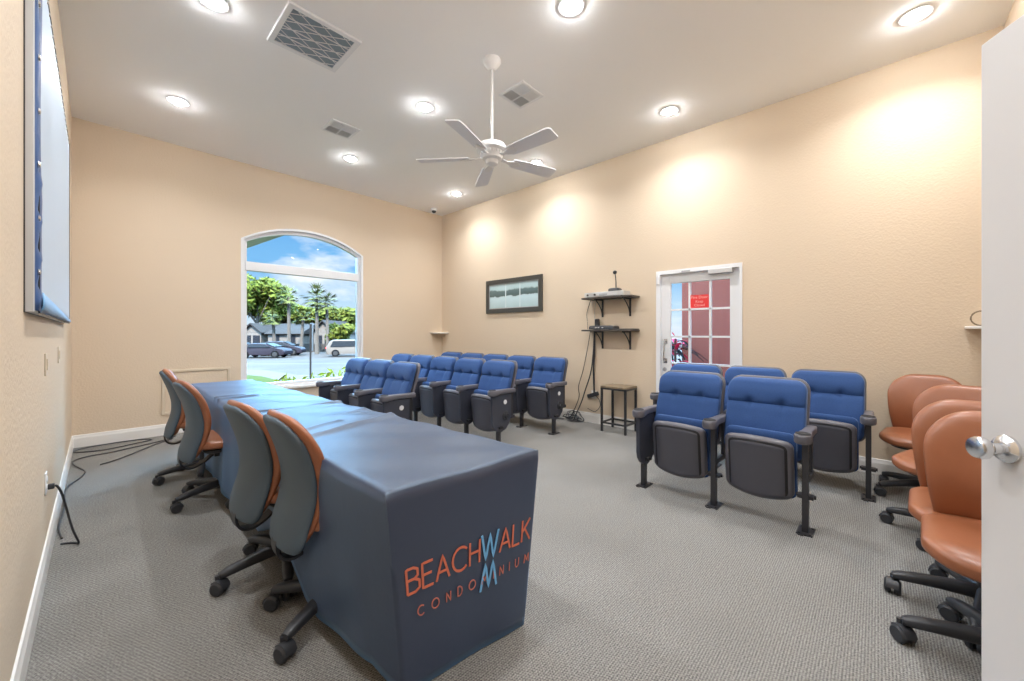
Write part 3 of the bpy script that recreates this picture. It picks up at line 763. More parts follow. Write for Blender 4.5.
loft(bm, rings, False, False); bo = obj('side_border', bm, 'screenblue', ps); so = bo.modifiers.new('thick', 'SOLIDIFY'); so.thickness = .002
bm = B(); rings = []
for i in range(31):
    u = i/30; y = y0+.14+(y1-y0-.14)*u; zt = z0+.085-.06*u**1.1
    rings.append([Vector((.030, y, z0+.004)), Vector((.042+.002*math.sin(u*22), y, z0+.03-.02*u)), Vector((.0395, y, zt))])
loft(bm, rings, False, False); bo = obj('bottom_border', bm, 'screenlight', ps); so = bo.modifiers.new('thick', 'SOLIDIFY'); so.thickness = .002
for k in range(7): bm = B(); lathe(bm, [(0, .040), (.010, .039), (.013, .034)], (0, y0+.05, z0+.16+.215*k), 12, 'X'); obj('grommet', bm, 'chrome', ps)
for k in range(22): bm = B(); lathe(bm, [(0, .036), (.008, .035), (.010, .030)], (0, y0+.28+.105*k, z1-.02), 10, 'X'); obj('grommet', bm, 'chrome', ps)
bm = B(); frame_loop(bm, y0-.002, y1+.002, z0-.003, z1+.003, .006, 0, .004, lambda u, v, d: Vector((d, u, v))); obj('edge_trim', bm, 'blackplastic', ps, smooth=False)
bm = B(); frame_loop(bm, y0+.1, y1+.002, z0-.003, z1+.003, .006, .029, .034, lambda u, v, d: Vector((d, u, v))); obj('fabric_edge', bm, 'blackplastic', ps, smooth=False)

# wall plates on the left wall, outlet, cords
def plate(name, label, cat, y, z, w, h_, m='trimbeige', kind='switch'):
    t = thing(name, label, cat, (XL, y, z)); bm = B(); box2(bm, (0, -w/2, -h_/2), (.006, w/2, h_/2)); obj('plate', bm, m, t, bevel=.002)
    bm = B()
    if kind == 'switch': box2(bm, (.005, -.012, -.03), (.010, .012, .03))
    else:
        for s in (-.022, .022): lathe(bm, [(0, .009), (.016, .009), (.017, .004)], (0, 0, s), 16, 'X')
    obj('rocker' if kind == 'switch' else 'socket', bm, m, t); return t
plate('wall_switch', 'beige switch plate on the left wall, nearer of two', 'switch', 3.30, 1.10, .075, .12)
plate('wall_switch', 'beige switch plate on the left wall, nearer the window wall', 'switch', 4.32, 1.115, .075, .12)
plate('wall_outlet', 'white outlet low on the left wall with a black plug in it', 'outlet', 3.30, .455, .07, .115, 'white', 'outlet')
tc_ = thing('black_cable', 'black cord looping from the left wall outlet down to the carpet', 'cord', (XL, 3.3, 0))
bm = B(); tube(bm, spline([(.030, 0, .43), (.042, .01, .425), (.058, .04, .37), (.075, .10, .25), (.095, .15, .12), (.118, .19, .02), (.110, .22, .007), (.08, .25, .007), (.045, .27, .007)], 8), .0055); obj('cable', bm, 'blackplastic', tc_)
bm = B(); box2(bm, (.0095, -.012, .418), (.034, .012, .446)); obj('plug', bm, 'blackplastic', tc_, bevel=.004)
def cord(label, pts, r=.005, m='blackplastic', name='black_cable', cat='cable', group=None, n=8):
    bm = B(); tube(bm, spline(pts, n), r, 7); return tag(obj(name, bm, m), label, cat, group)
cord('black cable looped on the carpet in the far left corner', [(-.165, 6.28, .008), (-.10, 6.36, .008), (.15, 6.41, .008), (.36, 6.38, .008), (.44, 6.28, .008), (.30, 6.20, .009), (.05, 6.10, .009), (-.15, 6.18, .009), (-.165, 6.28, .009)], .006)
cord('long black cable from the table end to the far left corner', [(.66, 6.28, .008), (.50, 6.12, .008), (.30, 6.02, .008), (.10, 5.93, .008), (-.08, 5.90, .008), (-.16, 5.80, .008), (-.15, 5.60, .008), (-.08, 5.30, .008), (-.10, 5.10, .008), (-.175, 4.80, .008), (-.165, 4.3, .008), (-.172, 3.9, .008), (-.15, 3.66, .008)], .0055)
cord('straight black cable lying on the carpet below the back wall panel', [(.62, 6.16, .008), (.45, 5.98, .008), (.28, 5.74, .008), (.14, 5.55, .008), (.02, 5.45, .008)], .0055)

# back wall access panel
ap = thing('access_panel', 'beige framed access panel low on the back wall behind the table', 'panel', (0, YB, 0))
bm = B()
frame_loop(bm, .545, 1.25, .25, .81, .035, 0, -.016, lambda u, v, d: Vector((u, d, v)))
obj('panel_frame', bm, 'trimbeige', ap, smooth=False)
bm = B(); box2(bm, (.585, -.006, .29), (1.21, 0, .77)); obj('panel_board', bm, 'wall', ap)

# corner shelves
def corner_shelf(label, cx, cy, sx, sy, z, r=.29):
    t = thing('corner_shelf', label, 'shelf', (cx, cy, z), 0, 'small corner shelves')
    poly = [(0, 0)]+[(sx*r*math.cos(a), sy*r*.72*math.sin(a)) if False else (sx*r*math.cos(a)**.8, sy*r*.75*math.sin(a)**.8) for a in [PI/2*i/10 for i in range(11)]]
    bm = B(); prism(bm, poly, lambda u, v, h: Vector((u, v, h)), 0, .022); obj('board', bm, 'trim', t, bevel=.004, smooth=False)
    bm = B(); poly = [(0, 0), (sx*.10, 0), (0, sy*.10)]; prism(bm, poly, lambda u, v, h: Vector((u, v, h)), -.07, 0); obj('bracket', bm, 'wall', t)
corner_shelf('small pale corner shelf in the far corner above the theater seats', XR, YB, -1, -1, 1.265, .29)
corner_shelf('small pale corner shelf beside the open door at the right', XR, YN, -1, 1, 1.305, .27)
bm = B(); ring = [(.0, .058*math.cos(2*PI*k/28), .062+.058*math.sin(2*PI*k/28)) for k in range(29)]
tube(bm, ring, .006, 8, False); tag(obj('cable_ring', bm, 'wood', None, (XR-.06, -.60, 1.327)), 'thin brown ring standing on the corner shelf beside the open door', 'ring')

# picture
pc = thing('picture', 'dark framed wide beach picture on the right wall above theater seats', 'picture', (XR, 4.501, 1.915))
hy, hz = .646, .292; fb = .075
bm = B()
frame_loop(bm, -hy, hy, -hz, hz, fb, 0, -.03, lambda u, v, d: Vector((d, u, v)))
obj('frame', bm, 'darkframe', pc, smooth=False)
bm = B(); frame_loop(bm, -hy+fb-.004, hy-fb+.004, -hz+fb-.004, hz-fb+.004, .018, 0, -.022, lambda u, v, d: Vector((d, u, v)))
obj('inner_frame', bm, 'steel', pc, smooth=False)
bm = B(); box2(bm, (-.012, -hy+fb, -hz+fb), (-.006, hy-fb, hz-fb)); obj('print', bm, 'print', pc, smooth=False)
bm = B()
for y in (-.165, .165): bm = B(); box2(bm, (-.0135, y-.012, -hz+fb), (-.0115, y+.012, hz-fb)); obj('mat_strip', bm, 'printstrip', pc, smooth=False)
# wall shelves
def wall_shelf(label, z):
    t = thing('wall_shelf', label, 'shelf', (XR, 2.62, z), 0, 'wall shelves beside the glazed door')
    bm = B(); box2(bm, (-.235, -.37, 0), (0, .37, .022)); obj('board', bm, 'darkwood', t, bevel=.003)
    for y in (-.24, .17):
        bm = B(); box2(bm, (-.215, y-.011, -.016), (0, y+.011, 0)); box2(bm, (-.014, y-.011, -.24), (0, y+.011, 0))
        tube(bm, spline([(-.19, y, -.012), (-.12, y, -.06), (-.05, y, -.13), (-.008, y, -.225)], 4), .008, 6); obj('bracket', bm, 'blackmetal', t)
wall_shelf('upper black wall shelf on brackets holding silver box and microphone', 1.735)
wall_shelf('lower black wall shelf on brackets holding router and phone', 1.297)
am = thing('amplifier', 'flat silver amplifier box on the upper black wall shelf', 'amplifier', (XR-.12, 2.66, 1.757))
bm = B(); box2(bm, (-.10, -.29, .006), (.09, .29, .066)); obj('case', bm, 'silver', am, bevel=.003)
bm = B()
for y in (.235, .125): lathe(bm, [(0, -.115), (.012, -.114), (.014, -.10)], (0, y, .034), 14, 'X')
obj('knob', bm, 'blackplastic', am)
bm = B(); box2(bm, (-.103, -.06, .018), (-.099, .06, .040)); obj('display', bm, 'dark', am)
bm = B()
for x in (-.07, .06):
    for y in (-.25, .25): lathe(bm, [(0, 0), (.012, 0), (.012, .007), (0, .007)], (x, y, 0), 10)
obj('foot', bm, 'blackplastic', am)
mi = thing('desk_microphone', 'black desk microphone standing on the silver amplifier', 'microphone', (XR-.13, 2.53, 1.823))
bm = B(); pad(bm, -.07, .06, .075, .045, .0, lambda a, b, d: (a, b, -d), .02, .02, .02, 10, 24, 5); obj('base', bm, 'blackplastic', mi)
bm = B(); tube(bm, [(.02, 0, .04), (.02, 0, .13), (.015, .004, .20), (.005, .006, .235)], .007, 8); obj('gooseneck', bm, 'blackmetal', mi)
bm = B(); lathe(bm, [(0, -.02), (.018, -.018), (.026, 0), (.024, .018), (.012, .028), (0, .03)], (0, .006, .25), 16); obj('microphone_head', bm, 'blackplastic', mi)
ro = thing('router', 'black router box lying on the lower black wall shelf', 'router', (XR-.13, 2.70, 1.319))
bm = B(); pad(bm, -.09, .09, .19, .052, 0, lambda a, b, d: (a, b, .004-d), .02, .02, .015, 12, 30, 6); obj('case', bm, 'blackplastic', ro)
bm = B()
for y in (-.03, .03, .07): box2(bm, (-.0925, y-.012, .022), (-.088, y+.012, .032))
obj('indicator', bm, 'silver', ro)
ph_ = thing('cordless_phone', 'black cordless phone standing behind the router on the lower shelf', 'phone', (XR-.055, 2.845, 1.319))
bm = B(); pad(bm, 0, .15, .035, .022, .018, lambda a, b, d: (d, b, a+.004), .01, .02, .012, 12, 20, 4); obj('handset', bm, 'blackplastic', ph_)
bm = B(); box2(bm, (-.04, -.045, 0), (.03, .045, .03)); obj('charging_base', bm, 'blackplastic', ph_, bevel=.006)
tr = tag(obj('remote_tray', (lambda b_: (box2(b_, (-.20, -.06, 0), (-.06, .30, .012)), b_)[1])(B()), 'blackplastic', None, (XR, 2.27+.02, 1.319), bevel=.003), 'thin flat black tray on the lower wall shelf beside the router', 'tray')
# cables from the shelves
XC = XR-.03
cord('thin grey cable bowed between the two wall shelves', [(XC-.06, 2.93, 1.73), (XC, 2.99, 1.68), (XC, 3.03, 1.55), (XC, 3.02, 1.43), (XC-.06, 2.98, 1.33)], .004, 'blackplastic', group='cables hanging from the wall shelves')
cord('thin grey cable hanging straight behind the upper wall shelf', [(XC, 2.88, 1.72), (XC, 2.90, 1.6), (XC, 2.90, 1.45), (XC, 2.89, 1.33)], .0035, 'steel', group='cables hanging from the wall shelves')
cord('thick black cable bundle hanging from the lower wall shelf to the adapter', [(XC, 2.905, 1.30), (XC, 2.905, 1.0), (XC, 2.92, .8), (XC, 2.915, .6), (XC, 2.91, .42)], .013, group='cables hanging from the wall shelves')
cord('black cable slanting from the shelf bundle down to the coil on the carpet', [(XC, 2.91, 1.25), (XC, 2.93, .95), (XC, 2.97, .7), (XC, 3.06, .45), (XC, 3.12, .28), (XC-.03, 3.20, .08), (XC-.05, 3.22, .012)], .008, group='cables hanging from the wall shelves')
cord('loose thin cable bowing left of the shelf bundle to the carpet', [(XC, 2.97, 1.30), (XC, 3.02, 1.05), (XC, 3.09, .75), (XC, 3.17, .50), (XC, 3.16, .36), (XC, 3.22, .2), (XC-.04, 3.30, .012)], .005, group='cables hanging from the wall shelves')
cord('thin cable curving right from the black adapter toward the stool', [(XC, 2.90, .40), (XC, 2.83, .34), (XC, 2.82, .25), (XC, 2.90, .17), (XC, 3.02, .20)], .004, group='cables hanging from the wall shelves')
pa = thing('power_adapter', 'black power adapter plugged into the wall beside the stool', 'adapter', (XR, 2.93, .40))
bm = B(); box(bm, (-.03, 0, 0), (.055, .17, .055), Matrix.Rotation(-.35, 3, 'X')); obj('body', bm, 'blackplastic', pa, bevel=.008)
bm = B(); box2(bm, (-.006, -.04, -.06), (0, .04, .06)); obj('plate', bm, 'trim', pa)
pts = []
for k in range(90):
    a = k*.55; r = .085+.03*math.sin(k*1.3); tl = .5*math.sin(k*.21)
    pts.append((4.715+.035*math.sin(k*.9)+r*.45*math.sin(a)*math.cos(tl), 3.20+.06*math.sin(k*.17)+r*1.15*math.cos(a), .014+max(0, (.075+.07*math.sin(a+tl))*(.6+.4*math.sin(k*.33)))))
cord('tangled coil of black cable on the carpet below the shelves', pts, .005, n=4)
cord('black cable end trailing from the coil toward the theater seats', [(4.70, 3.36, .012), (4.66, 3.50, .008), (4.72, 3.66, .008), (4.70, 3.85, .008)], .007)

# stool
st = thing('stool', 'small dark metal framed stool with wooden top against the right wall', 'stool', (4.635, 2.45, 0))
hx, hy = .155, .178
bm = B(); box2(bm, (-hx, -hy, .565), (hx, hy, .59)); obj('seat', bm, 'wood', st, bevel=.003)
bm = B()
for s in (-1, 1): box2(bm, (s*hx, -hy, .545), (s*(hx-.022), hy, .568)); box2(bm, (-hx, s*hy, .545), (hx, s*(hy-.022), .568))
obj('seat_frame', bm, 'blackmetal', st)
for sx in (-1, 1):
    for sy in (-1, 1):
        bm = B(); box2(bm, (sx*hx, sy*hy, 0), (sx*(hx-.026), sy*(hy-.026), .567)); obj('leg', bm, 'blackmetal', st, bevel=.002)
bm = B()
for s in (-1, 1): box2(bm, (-hx+.003, s*(hy-.004), .105), (hx-.003, s*(hy-.022), .125))
for s in (-1, 1): box2(bm, (s*(hx-.004), -hy, .105), (s*(hx-.022), hy, .125))
obj('stretcher', bm, 'blackmetal', st)

# ------------------------------------------------------------------ ceiling fixtures
LX = (.57, 2.37, 4.21); LY = (-.21, 1.632, 3.49, 5.255)
XN = ['by the left wall', 'down the middle of the room', 'along the right wall']; YNm = ['nearest the entrance', 'second from the entrance', 'third from the entrance', 'nearest the back wall']
bmt = B(); lathe(bmt, [(.058, -.001), (.098, -.001), (.100, -.004), (.094, -.007), (.075, -.006), (.062, -.003)], n=32); TRIM = mesh('trim_ring', bmt, 'white')
bml = B(); lathe(bml, [(0, -.036), (.022, -.0335), (.040, -.026), (.052, -.016), (.058, -.006), (.060, -.0005), (0, -.0005)], n=32); LENS = mesh('lens', bml, 'lens')
ld = bpy.data.lights.new('lamp', 'AREA'); ld.shape = 'DISK'; ld.size = .11; ld.energy = LAMP_W; ld.color = (.965, .985, 1.0); ld.spread = 2.45
for i, x in enumerate(LX):
    for j, y in enumerate(LY):
        t = thing('downlight', 'round recessed downlight in the row %s, %s' % (XN[i], YNm[j]), 'ceiling light', (x, y, H), 0, 'recessed ceiling downlights')
        obj('trim_ring', TRIM, None, t); obj('lens', LENS, None, t)
        lo = bpy.data.objects.new('lamp', ld); C.objects.link(lo); lo.parent = t; lo.location = (0, 0, -.039)
ll = bpy.data.lights.new('lobby_fill', 'AREA'); ll.shape = 'DISK'; ll.size = .15; ll.energy = 12; ll.color = (.95, .98, 1)  # unseen lamp added behind the camera to light the open door
lo = bpy.data.objects.new('lobby_fill', ll); C.objects.link(lo); lo.location = (.6, -1.8, 2.58)

# return air grille
gr = thing('return_air_grille', 'large white framed return air grille with blue grey filter in the ceiling', 'vent', (1.213, 3.347, H))
hx, hy = .272, .266
bm = B(); ring_frame(bm, hx, hy, .042, 0, -.016); obj('frame', bm, 'white', gr, smooth=False)
bm = B(); box2(bm, (-hx+.03, -hy+.03, -.004), (hx-.03, hy-.03, 0)); fl = obj('filter', bm, 'filter', gr)
bm = B()
for k in range(26):
    y = -hy+.05+(2*hy-.1)*k/25; box(bm, (0, y, -.008), (2*hx-.08, .0035, .008), Matrix.Rotation(.5, 3, 'X'))
obj('louvers', bm, 'slategrey', gr)
bm = B()
for k in (-1, 0, 1): box2(bm, (-hx+.04, k*.112*1-.004, -.016), (hx-.04, k*.112+.004, -.011))
ax, ay = hx-.042, hy-.042
for sg_ in (-1, 1):
    for k in range(-5, 6):      # diagonal wires clipped to the opening
        c = k*.165; pts_ = []
        for t in range(61):
            x = -ax+2*ax*t/60; y = sg_*(x-c)*.62
            if abs(y) <= ay: pts_.append((x, y))
        if len(pts_) > 2: tube(bm, [(*pts_[0], -.0125), (*pts_[-1], -.0125)], .0032, 5)
obj('wire_grid', bm, 'white', gr)
def diffuser(label, cx, cy, h2, rot):
    t = thing('ceiling_vent', label, 'vent', (cx, cy, H), rot, 'square supply vents in the ceiling')
    bm = B(); ring_frame(bm, h2, h2, .028, 0, -.010); obj('frame', bm, 'white', t, smooth=False)
    bm = B(); box2(bm, (-h2+.02, -h2+.02, -.003), (h2-.02, h2-.02, 0)); obj('duct', bm, 'dark', t)
    bm = B(); q = h2-.028
    for qx, qy, along in ((-1, -1, 0), (1, -1, 1), (1, 1, 0), (-1, 1, 1)):
        for k in range(7):
            o_ = (k+.5)/7*q
            if along: box(bm, (qx*q/2, qy*o_, -.007), (q, .011, .002), Matrix.Rotation(.6*qy, 3, 'X'))
            else: box(bm, (qx*o_, qy*q/2, -.007), (.011, q, .002), Matrix.Rotation(-.6*qx, 3, 'Y'))
    box2(bm, (-q, -.003, -.010), (q, .003, -.003)); box2(bm, (-.003, -q, -.010), (.003, q, -.003)); obj('louvers', bm, 'greyvent', t)
diffuser('square supply vent in the ceiling near the window wall', 1.955, 4.585, .163, 0)
diffuser('square supply vent in the ceiling beside the fan rod', 2.915, 2.607, .163, PI/2)
sd_ = thing('security_camera', 'small white dome camera on the ceiling in the far corner', 'camera', (4.43, 6.22, H))
bm = B(); lathe(bm, [(0, 0), (.062, 0), (.062, -.022), (.05, -.04), (0, -.042)], n=24); obj('housing', bm, 'white', sd_)
bm = B(); lathe(bm, [(.042, -.038), (.040, -.058), (.028, -.075), (0, -.084)], n=24); obj('dome', bm, 'blackplastic', sd_)

# ceiling fan
fn = thing('ceiling_fan', 'white five blade ceiling fan on a long rod', 'ceiling fan', (2.365, 2.46, 0))
bm = B(); lathe(bm, [(0, H), (.075, H), (.078, H-.02), (.062, H-.055), (.030, H-.085), (.018, H-.09), (0, H-.09)], n=28); obj('canopy', bm, 'fan', fn)
bm = B(); lathe(bm, [(0, H-.08), (.0115, H-.08), (.0115, 2.94), (0, 2.94)], n=16); obj('downrod', bm, 'fan', fn)
bm = B(); lathe(bm, [(0, 2.965), (.022, 2.96), (.03, 2.945), (.07, 2.938), (.115, 2.915), (.135, 2.88), (.135, 2.862), (.10, 2.85), (.095, 2.825), (.088, 2.815), (.084, 2.795), (.055, 2.783), (.050, 2.752), (.03, 2.738), (0, 2.735)], n=32)
mo = obj('motor_housing', bm, 'fan', fn)
bm = B()
for k in range(20):
    a = 2*PI*k/20; box(bm, (.1*math.cos(a), .1*math.sin(a), 2.8375), (.014, .010, .02), Matrix.Rotation(a, 3, 'Z'))
obj('vent_fins', bm, 'greyvent', mo)
for ang in (-88, -16, 56, 128, 200):
    a = D(ang); bm = B(); prof = []
    Rb = Matrix.Rotation(a, 3, 'Z') @ Matrix.Rotation(D(-13), 3, 'X')
    rings = []
    for r_, w in ((.20, .050), (.22, .056), (.40, .064), (.60, .070), (.64, .068), (.655, .060), (.66, .050)):
        rings.append([Rb @ Vector((r_, y, z)) + Vector((0, 0, 2.805)) for y, z in ((-w, -.004), (w, -.004), (w, .004), (-w, .004))])
    loft(bm, rings); bl = obj('blade', bm, 'blade', fn, angle=30)
    bm = B(); rings = []
    for r_, w, z in ((.10, .018, .004), (.15, .014, -.004), (.19, .03, -.008), (.24, .040, -.009), (.27, .020, -.009), (.285, .004, -.009)):
        rings.append([Rb @ Vector((r_, y, z+q)) + Vector((0, 0, 2.805)) for y, q in ((-w, -.003), (w, -.003), (w, .003), (-w, .003))])
    loft(bm, rings); obj('blade_bracket', bm, 'fan', bl, angle=30)

# ------------------------------------------------------------------ outdoors
LOT = -1.0
def ray(u, v=CY):
    s, c = math.sin(YAW), math.cos(YAW); q = (u-512)/F
    return Vector((s+c*q, c-s*q, (CY-v)/F))
def at(u, depth, z=LOT):
    r = ray(u)*depth; return Vector((r.x, r.y, z))
bm = B(); box2(bm, (-120, YB+T, LOT-.3), (160, 220, LOT)); struct('ground', bm, 'asphalt', label='pale asphalt parking lot outside the arched window', cat='parking lot')
bm = B(); box2(bm, (XR+T, -30, -.25), (30, YB+T, -.12)); struct('ground_side', bm, 'kerb')
# lawn bank by the building
LAWN = -.32
q0, q1, q2 = at(225, 15.6), at(262, 14.4), at(297, 12.0)
w0, w1, w2 = at(215, 18.5), at(266, 17.4), at(320, 14.2)
poly = [(-8, YB+T), (14, YB+T), (14, YB+2.3), (6.2, YB+2.5), (q2.x, q2.y), (q1.x, q1.y), (q0.x, q0.y), (-8, q0.y+1)]
bm = B(); prism(bm, poly, lambda u, v, h: Vector((u, v, h)), LOT, LAWN); bmesh.ops.triangulate(bm, faces=[f for f in bm.faces if len(f.verts) > 4]); struct('ground_lawn', bm, 'grass', label='strip of green lawn below the arched window', cat='lawn')
poly2 = [(-8, q0.y+1), (q0.x, q0.y), (q1.x, q1.y), (q2.x, q2.y), (6.2, YB+2.5), (14, YB+2.3), (14, YB+4.6), (7.4, YB+5), (w2.x, w2.y), (w1.x, w1.y), (w0.x, w0.y), (-8, w0.y+1)]
bm = B(); prism(bm, poly2, lambda u, v, h: Vector((u, v, h)), LOT, LAWN-.06); bmesh.ops.triangulate(bm, faces=[f for f in bm.faces if len(f.verts) > 4]); struct('trim_kerb_walk', bm, 'kerb')
bm = B()
for d0 in (21, 29):
    a, b = at(150, d0, LOT+.002), at(480, d0, LOT+.002); n = (b-a).normalized().cross(Vector((0, 0, 1)))*.09
    f = [bm.verts.new(p) for p in (a-n, b-n, b+n, a+n)]; bm.faces.new(f)
struct('trim_parking_lines', bm, 'paint')
# unseen roof block added to keep the sun off the outside red wall
bm = B(); box2(bm, (XL-T-.3, YN-2.4, H+.121), (XR+T+.25, YB+T+.15, 5.7)); struct('roof', bm, 'houseroof')
# porch roof over the left part of the window
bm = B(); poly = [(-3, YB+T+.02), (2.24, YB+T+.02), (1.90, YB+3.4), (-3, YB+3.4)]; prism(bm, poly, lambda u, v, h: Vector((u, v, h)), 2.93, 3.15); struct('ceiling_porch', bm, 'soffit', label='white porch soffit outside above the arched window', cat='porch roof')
for dx, dy in ((-.6, 1.2),): pass
# red wall and shrubs outside the glazed door
bm = B(); box2(bm, (6.35, -3, -.12), (6.6, 2.262, 3.4)); struct('wall_outside', bm, 'redwall', label='red textured wall outside the glazed door', cat='wall')

def leaf_cards(bm, c, rad, n, size, r, flat=.0):
    for _ in range(n):
        while True:
            p = Vector((r.uniform(-1, 1), r.uniform(-1, 1), r.uniform(-1, 1)))
            if .25 < p.length < 1: break
        p = Vector((p.x*rad[0], p.y*rad[1], p.z*rad[2]))+Vector(c)
        a = Vector((r.uniform(-1, 1), r.uniform(-1, 1), r.uniform(-1, 1))).normalized(); b = a.orthogonal().normalized()
        s = size*r.uniform(.6, 1.3); t = a.cross(b)*.15*s
        v = [bm.verts.new(q) for q in (p-a*s, p-b*s*.45+t, p+a*s, p+b*s*.45+t)]; bm.faces.new(v)
def broad_tree(label, base, hgt, rad, seed, m='leaf', trunk=True, n=2600, size=.45, group='broadleaf trees beyond the parking lot'):
    r = random.Random(seed); t = thing('broadleaf_tree', label, 'tree', base, 0, group)
    bm = B(); nb = 12
    for k in range(nb):
        a = r.uniform(0, 2*PI); q = r.uniform(.25, .72); z = hgt*r.uniform(.50, .86)
        leaf_cards(bm, (rad*q*math.cos(a), rad*q*math.sin(a), z), (rad*.42, rad*.42, hgt*.16), n//nb, size, r)
    obj('crown', bm, m, t, smooth=False)
    bm = B(); tube(bm, [(0, 0, -.1), (.05, 0, hgt*.2), (.2, .1, hgt*.42), (.3, .2, hgt*.6)], [.28, .22, .18, .08], 8)
    for k in range(4):
        a = 2*PI*k/4+.4; tube(bm, [(.15, .1, hgt*.35), (rad*.35*math.cos(a), rad*.35*math.sin(a), hgt*.55), (rad*.6*math.cos(a), rad*.6*math.sin(a), hgt*.72)], [.13, .08, .03], 6)
    obj('trunk', bm, 'bark', t); return t
def palm(label, base, hgt, seed, fr=1.9, group='palm trees beyond the parking lot'):
    r = random.Random(seed); t = thing('palm_tree', label, 'palm tree', base, 0, group)
    bm = B(); lean = r.uniform(-.3, .3)
    tube(bm, [(0, 0, -.1), (lean*.2, 0, hgt*.3), (lean*.6, 0, hgt*.65), (lean, 0, hgt*.93)], [.26, .19, .17, .15], 8); obj('trunk', bm, 'bark', t)
    bm = B()
    for k in range(34):
        a = r.uniform(0, 2*PI); el = r.uniform(-.7, 1.25); L_ = fr*r.uniform(.75, 1.05)
        d = Vector((math.cos(a)*math.cos(el), math.sin(a)*math.cos(el), math.sin(el))); sd = Vector((-math.sin(a), math.cos(a), 0))
        o_ = Vector((lean, 0, hgt*.94)); stem = [o_+d*L_*s-Vector((0, 0, .28*fr*s*s)) for s in (.15, .4, .55)]
        tip = stem[-1]
        for f in range(9):   # fan of leaflets
            q = (f-4)/4*1.25; dl = (d*math.cos(q)+sd*math.sin(q)).normalized()*L_*.5-Vector((0, 0, .10*fr*abs(q)+.1))
            w = sd*.06*fr*.7
            v = [bm.verts.new(p) for p in (tip-w*.4, tip+dl*.5-w, tip+dl, tip+dl*.5+w)]; bm.faces.new(v)
        v = [bm.verts.new(p) for p in (stem[0]-sd*.03, stem[0]+sd*.03, tip+sd*.02, tip-sd*.02)]; bm.faces.new(v)
    obj('fronds', bm, 'frond', t, smooth=False); return t
broad_tree('tall bright green broadleaf tree at the left side of the window view', at(256, 56), 10.4, 4.6, 1, n=4200)
broad_tree('rounded green broadleaf tree behind the parked dark cars', at(281, 60), 9.6, 4.2, 2, n=3000)
broad_tree('dark green tree behind the palms at the centre of the window view', at(312, 62), 6.8, 4.0, 3, 'hedge', n=2400)
broad_tree('low olive green tree beside the white gabled house', at(338, 44), 3.4, 1.7, 4, 'hedge', n=1600, size=.35)
broad_tree('distant green tree at the right edge of the window view', at(354, 60), 6.4, 3.0, 5, 'hedge', n=1600)
palm('tall palm tree left of centre above the white bungalow', at(289, 44), 6.9, 11, 1.7)
palm('tallest palm tree beside the white gabled house', at(317, 43), 6.7, 12, 1.8)
palm('tall palm tree just right of the tallest palm', at(328, 43), 6.0, 13, 1.6)
palm('short palm tree behind the parked dark cars', at(275, 45.5), 4.4, 14, 1.5)
palm('short leaning palm behind the street sign', at(301, 45.5), 4.5, 15, 1.4)
def house(label, u0, u1, depth, hw, hr, ang=0, gable=True):
    a, b = at(u0, depth), at(u1, depth); c = (a+b)/2; L_ = (b-a).length; t = thing('house', label, 'house', c, math.atan2((b-a).y, (b-a).x), 'white houses beyond the parking lot')
    bm = B(); box2(bm, (-L_/2, 0, 0), (L_/2, 7, hw)); obj('walls', bm, 'housewall', t)
    bm = B()
    if gable:
        poly = [(-L_/2-.3, hw), (0, hw+hr), (L_/2+.3, hw), (L_/2+.3, hw-.15), (0, hw+hr-.2), (-L_/2-.3, hw-.15)]; prism(bm, poly, lambda u, v, h: Vector((u, h, v)), -.4, 7.3)
    else:
        poly = [(-.4, hw-.1), (3.5, hw+hr), (7.4, hw-.1)]; prism(bm, poly, lambda u, v, h: Vector((h, u, v)), -L_/2-.3, L_/2+.3)
    obj('roof', bm, 'houseroof', t)
    if gable:
        bm = B(); prism(bm, [(-L_/2, hw), (0, hw+hr-.22), (L_/2, hw)], lambda u, v, h: Vector((u, h, v)), -.02, .1); obj('gable', bm, 'housewall', t)
    n = max(2, int(L_/2.2))
    for k in range(n):
        x = -L_/2+L_*(k+.5)/n; bm = B(); box2(bm, (x-.45, -.04, .9), (x+.45, .02, 2.0)); obj('window', bm, 'houseglass', t)
    return t
house('small white gabled house at the left edge of the window view', 243, 261, 50, 2.4, 1.2, gable=True)
house('long white bungalow with grey roof behind the parked dark cars', 268, 300, 49.5, 2.3, 1.3, gable=False)
house('white gabled house between the palms and the white car', 314, 333, 50, 2.4, 1.6, gable=True)
fe = thing('wooden_fence', 'brown picket fence along the far side of the parking lot', 'fence', at(302, 48))
a, b = at(291, 48), at(331, 48); dl = b-a; bm = B()
for k in range(46):
    p = a+dl*(k/45)-Vector(fe.location); box(bm, (p.x, p.y, .5), (.13, .13, 1.0 if k % 2 else .92))
obj('pickets', bm, 'fence', fe)
bm = B()
for z in (.3, .75):
    tube(bm, [a-Vector(fe.location)+Vector((0, 0, z)), b-Vector(fe.location)+Vector((0, 0, z))], .05, 4)
obj('rails', bm, 'fence', fe)

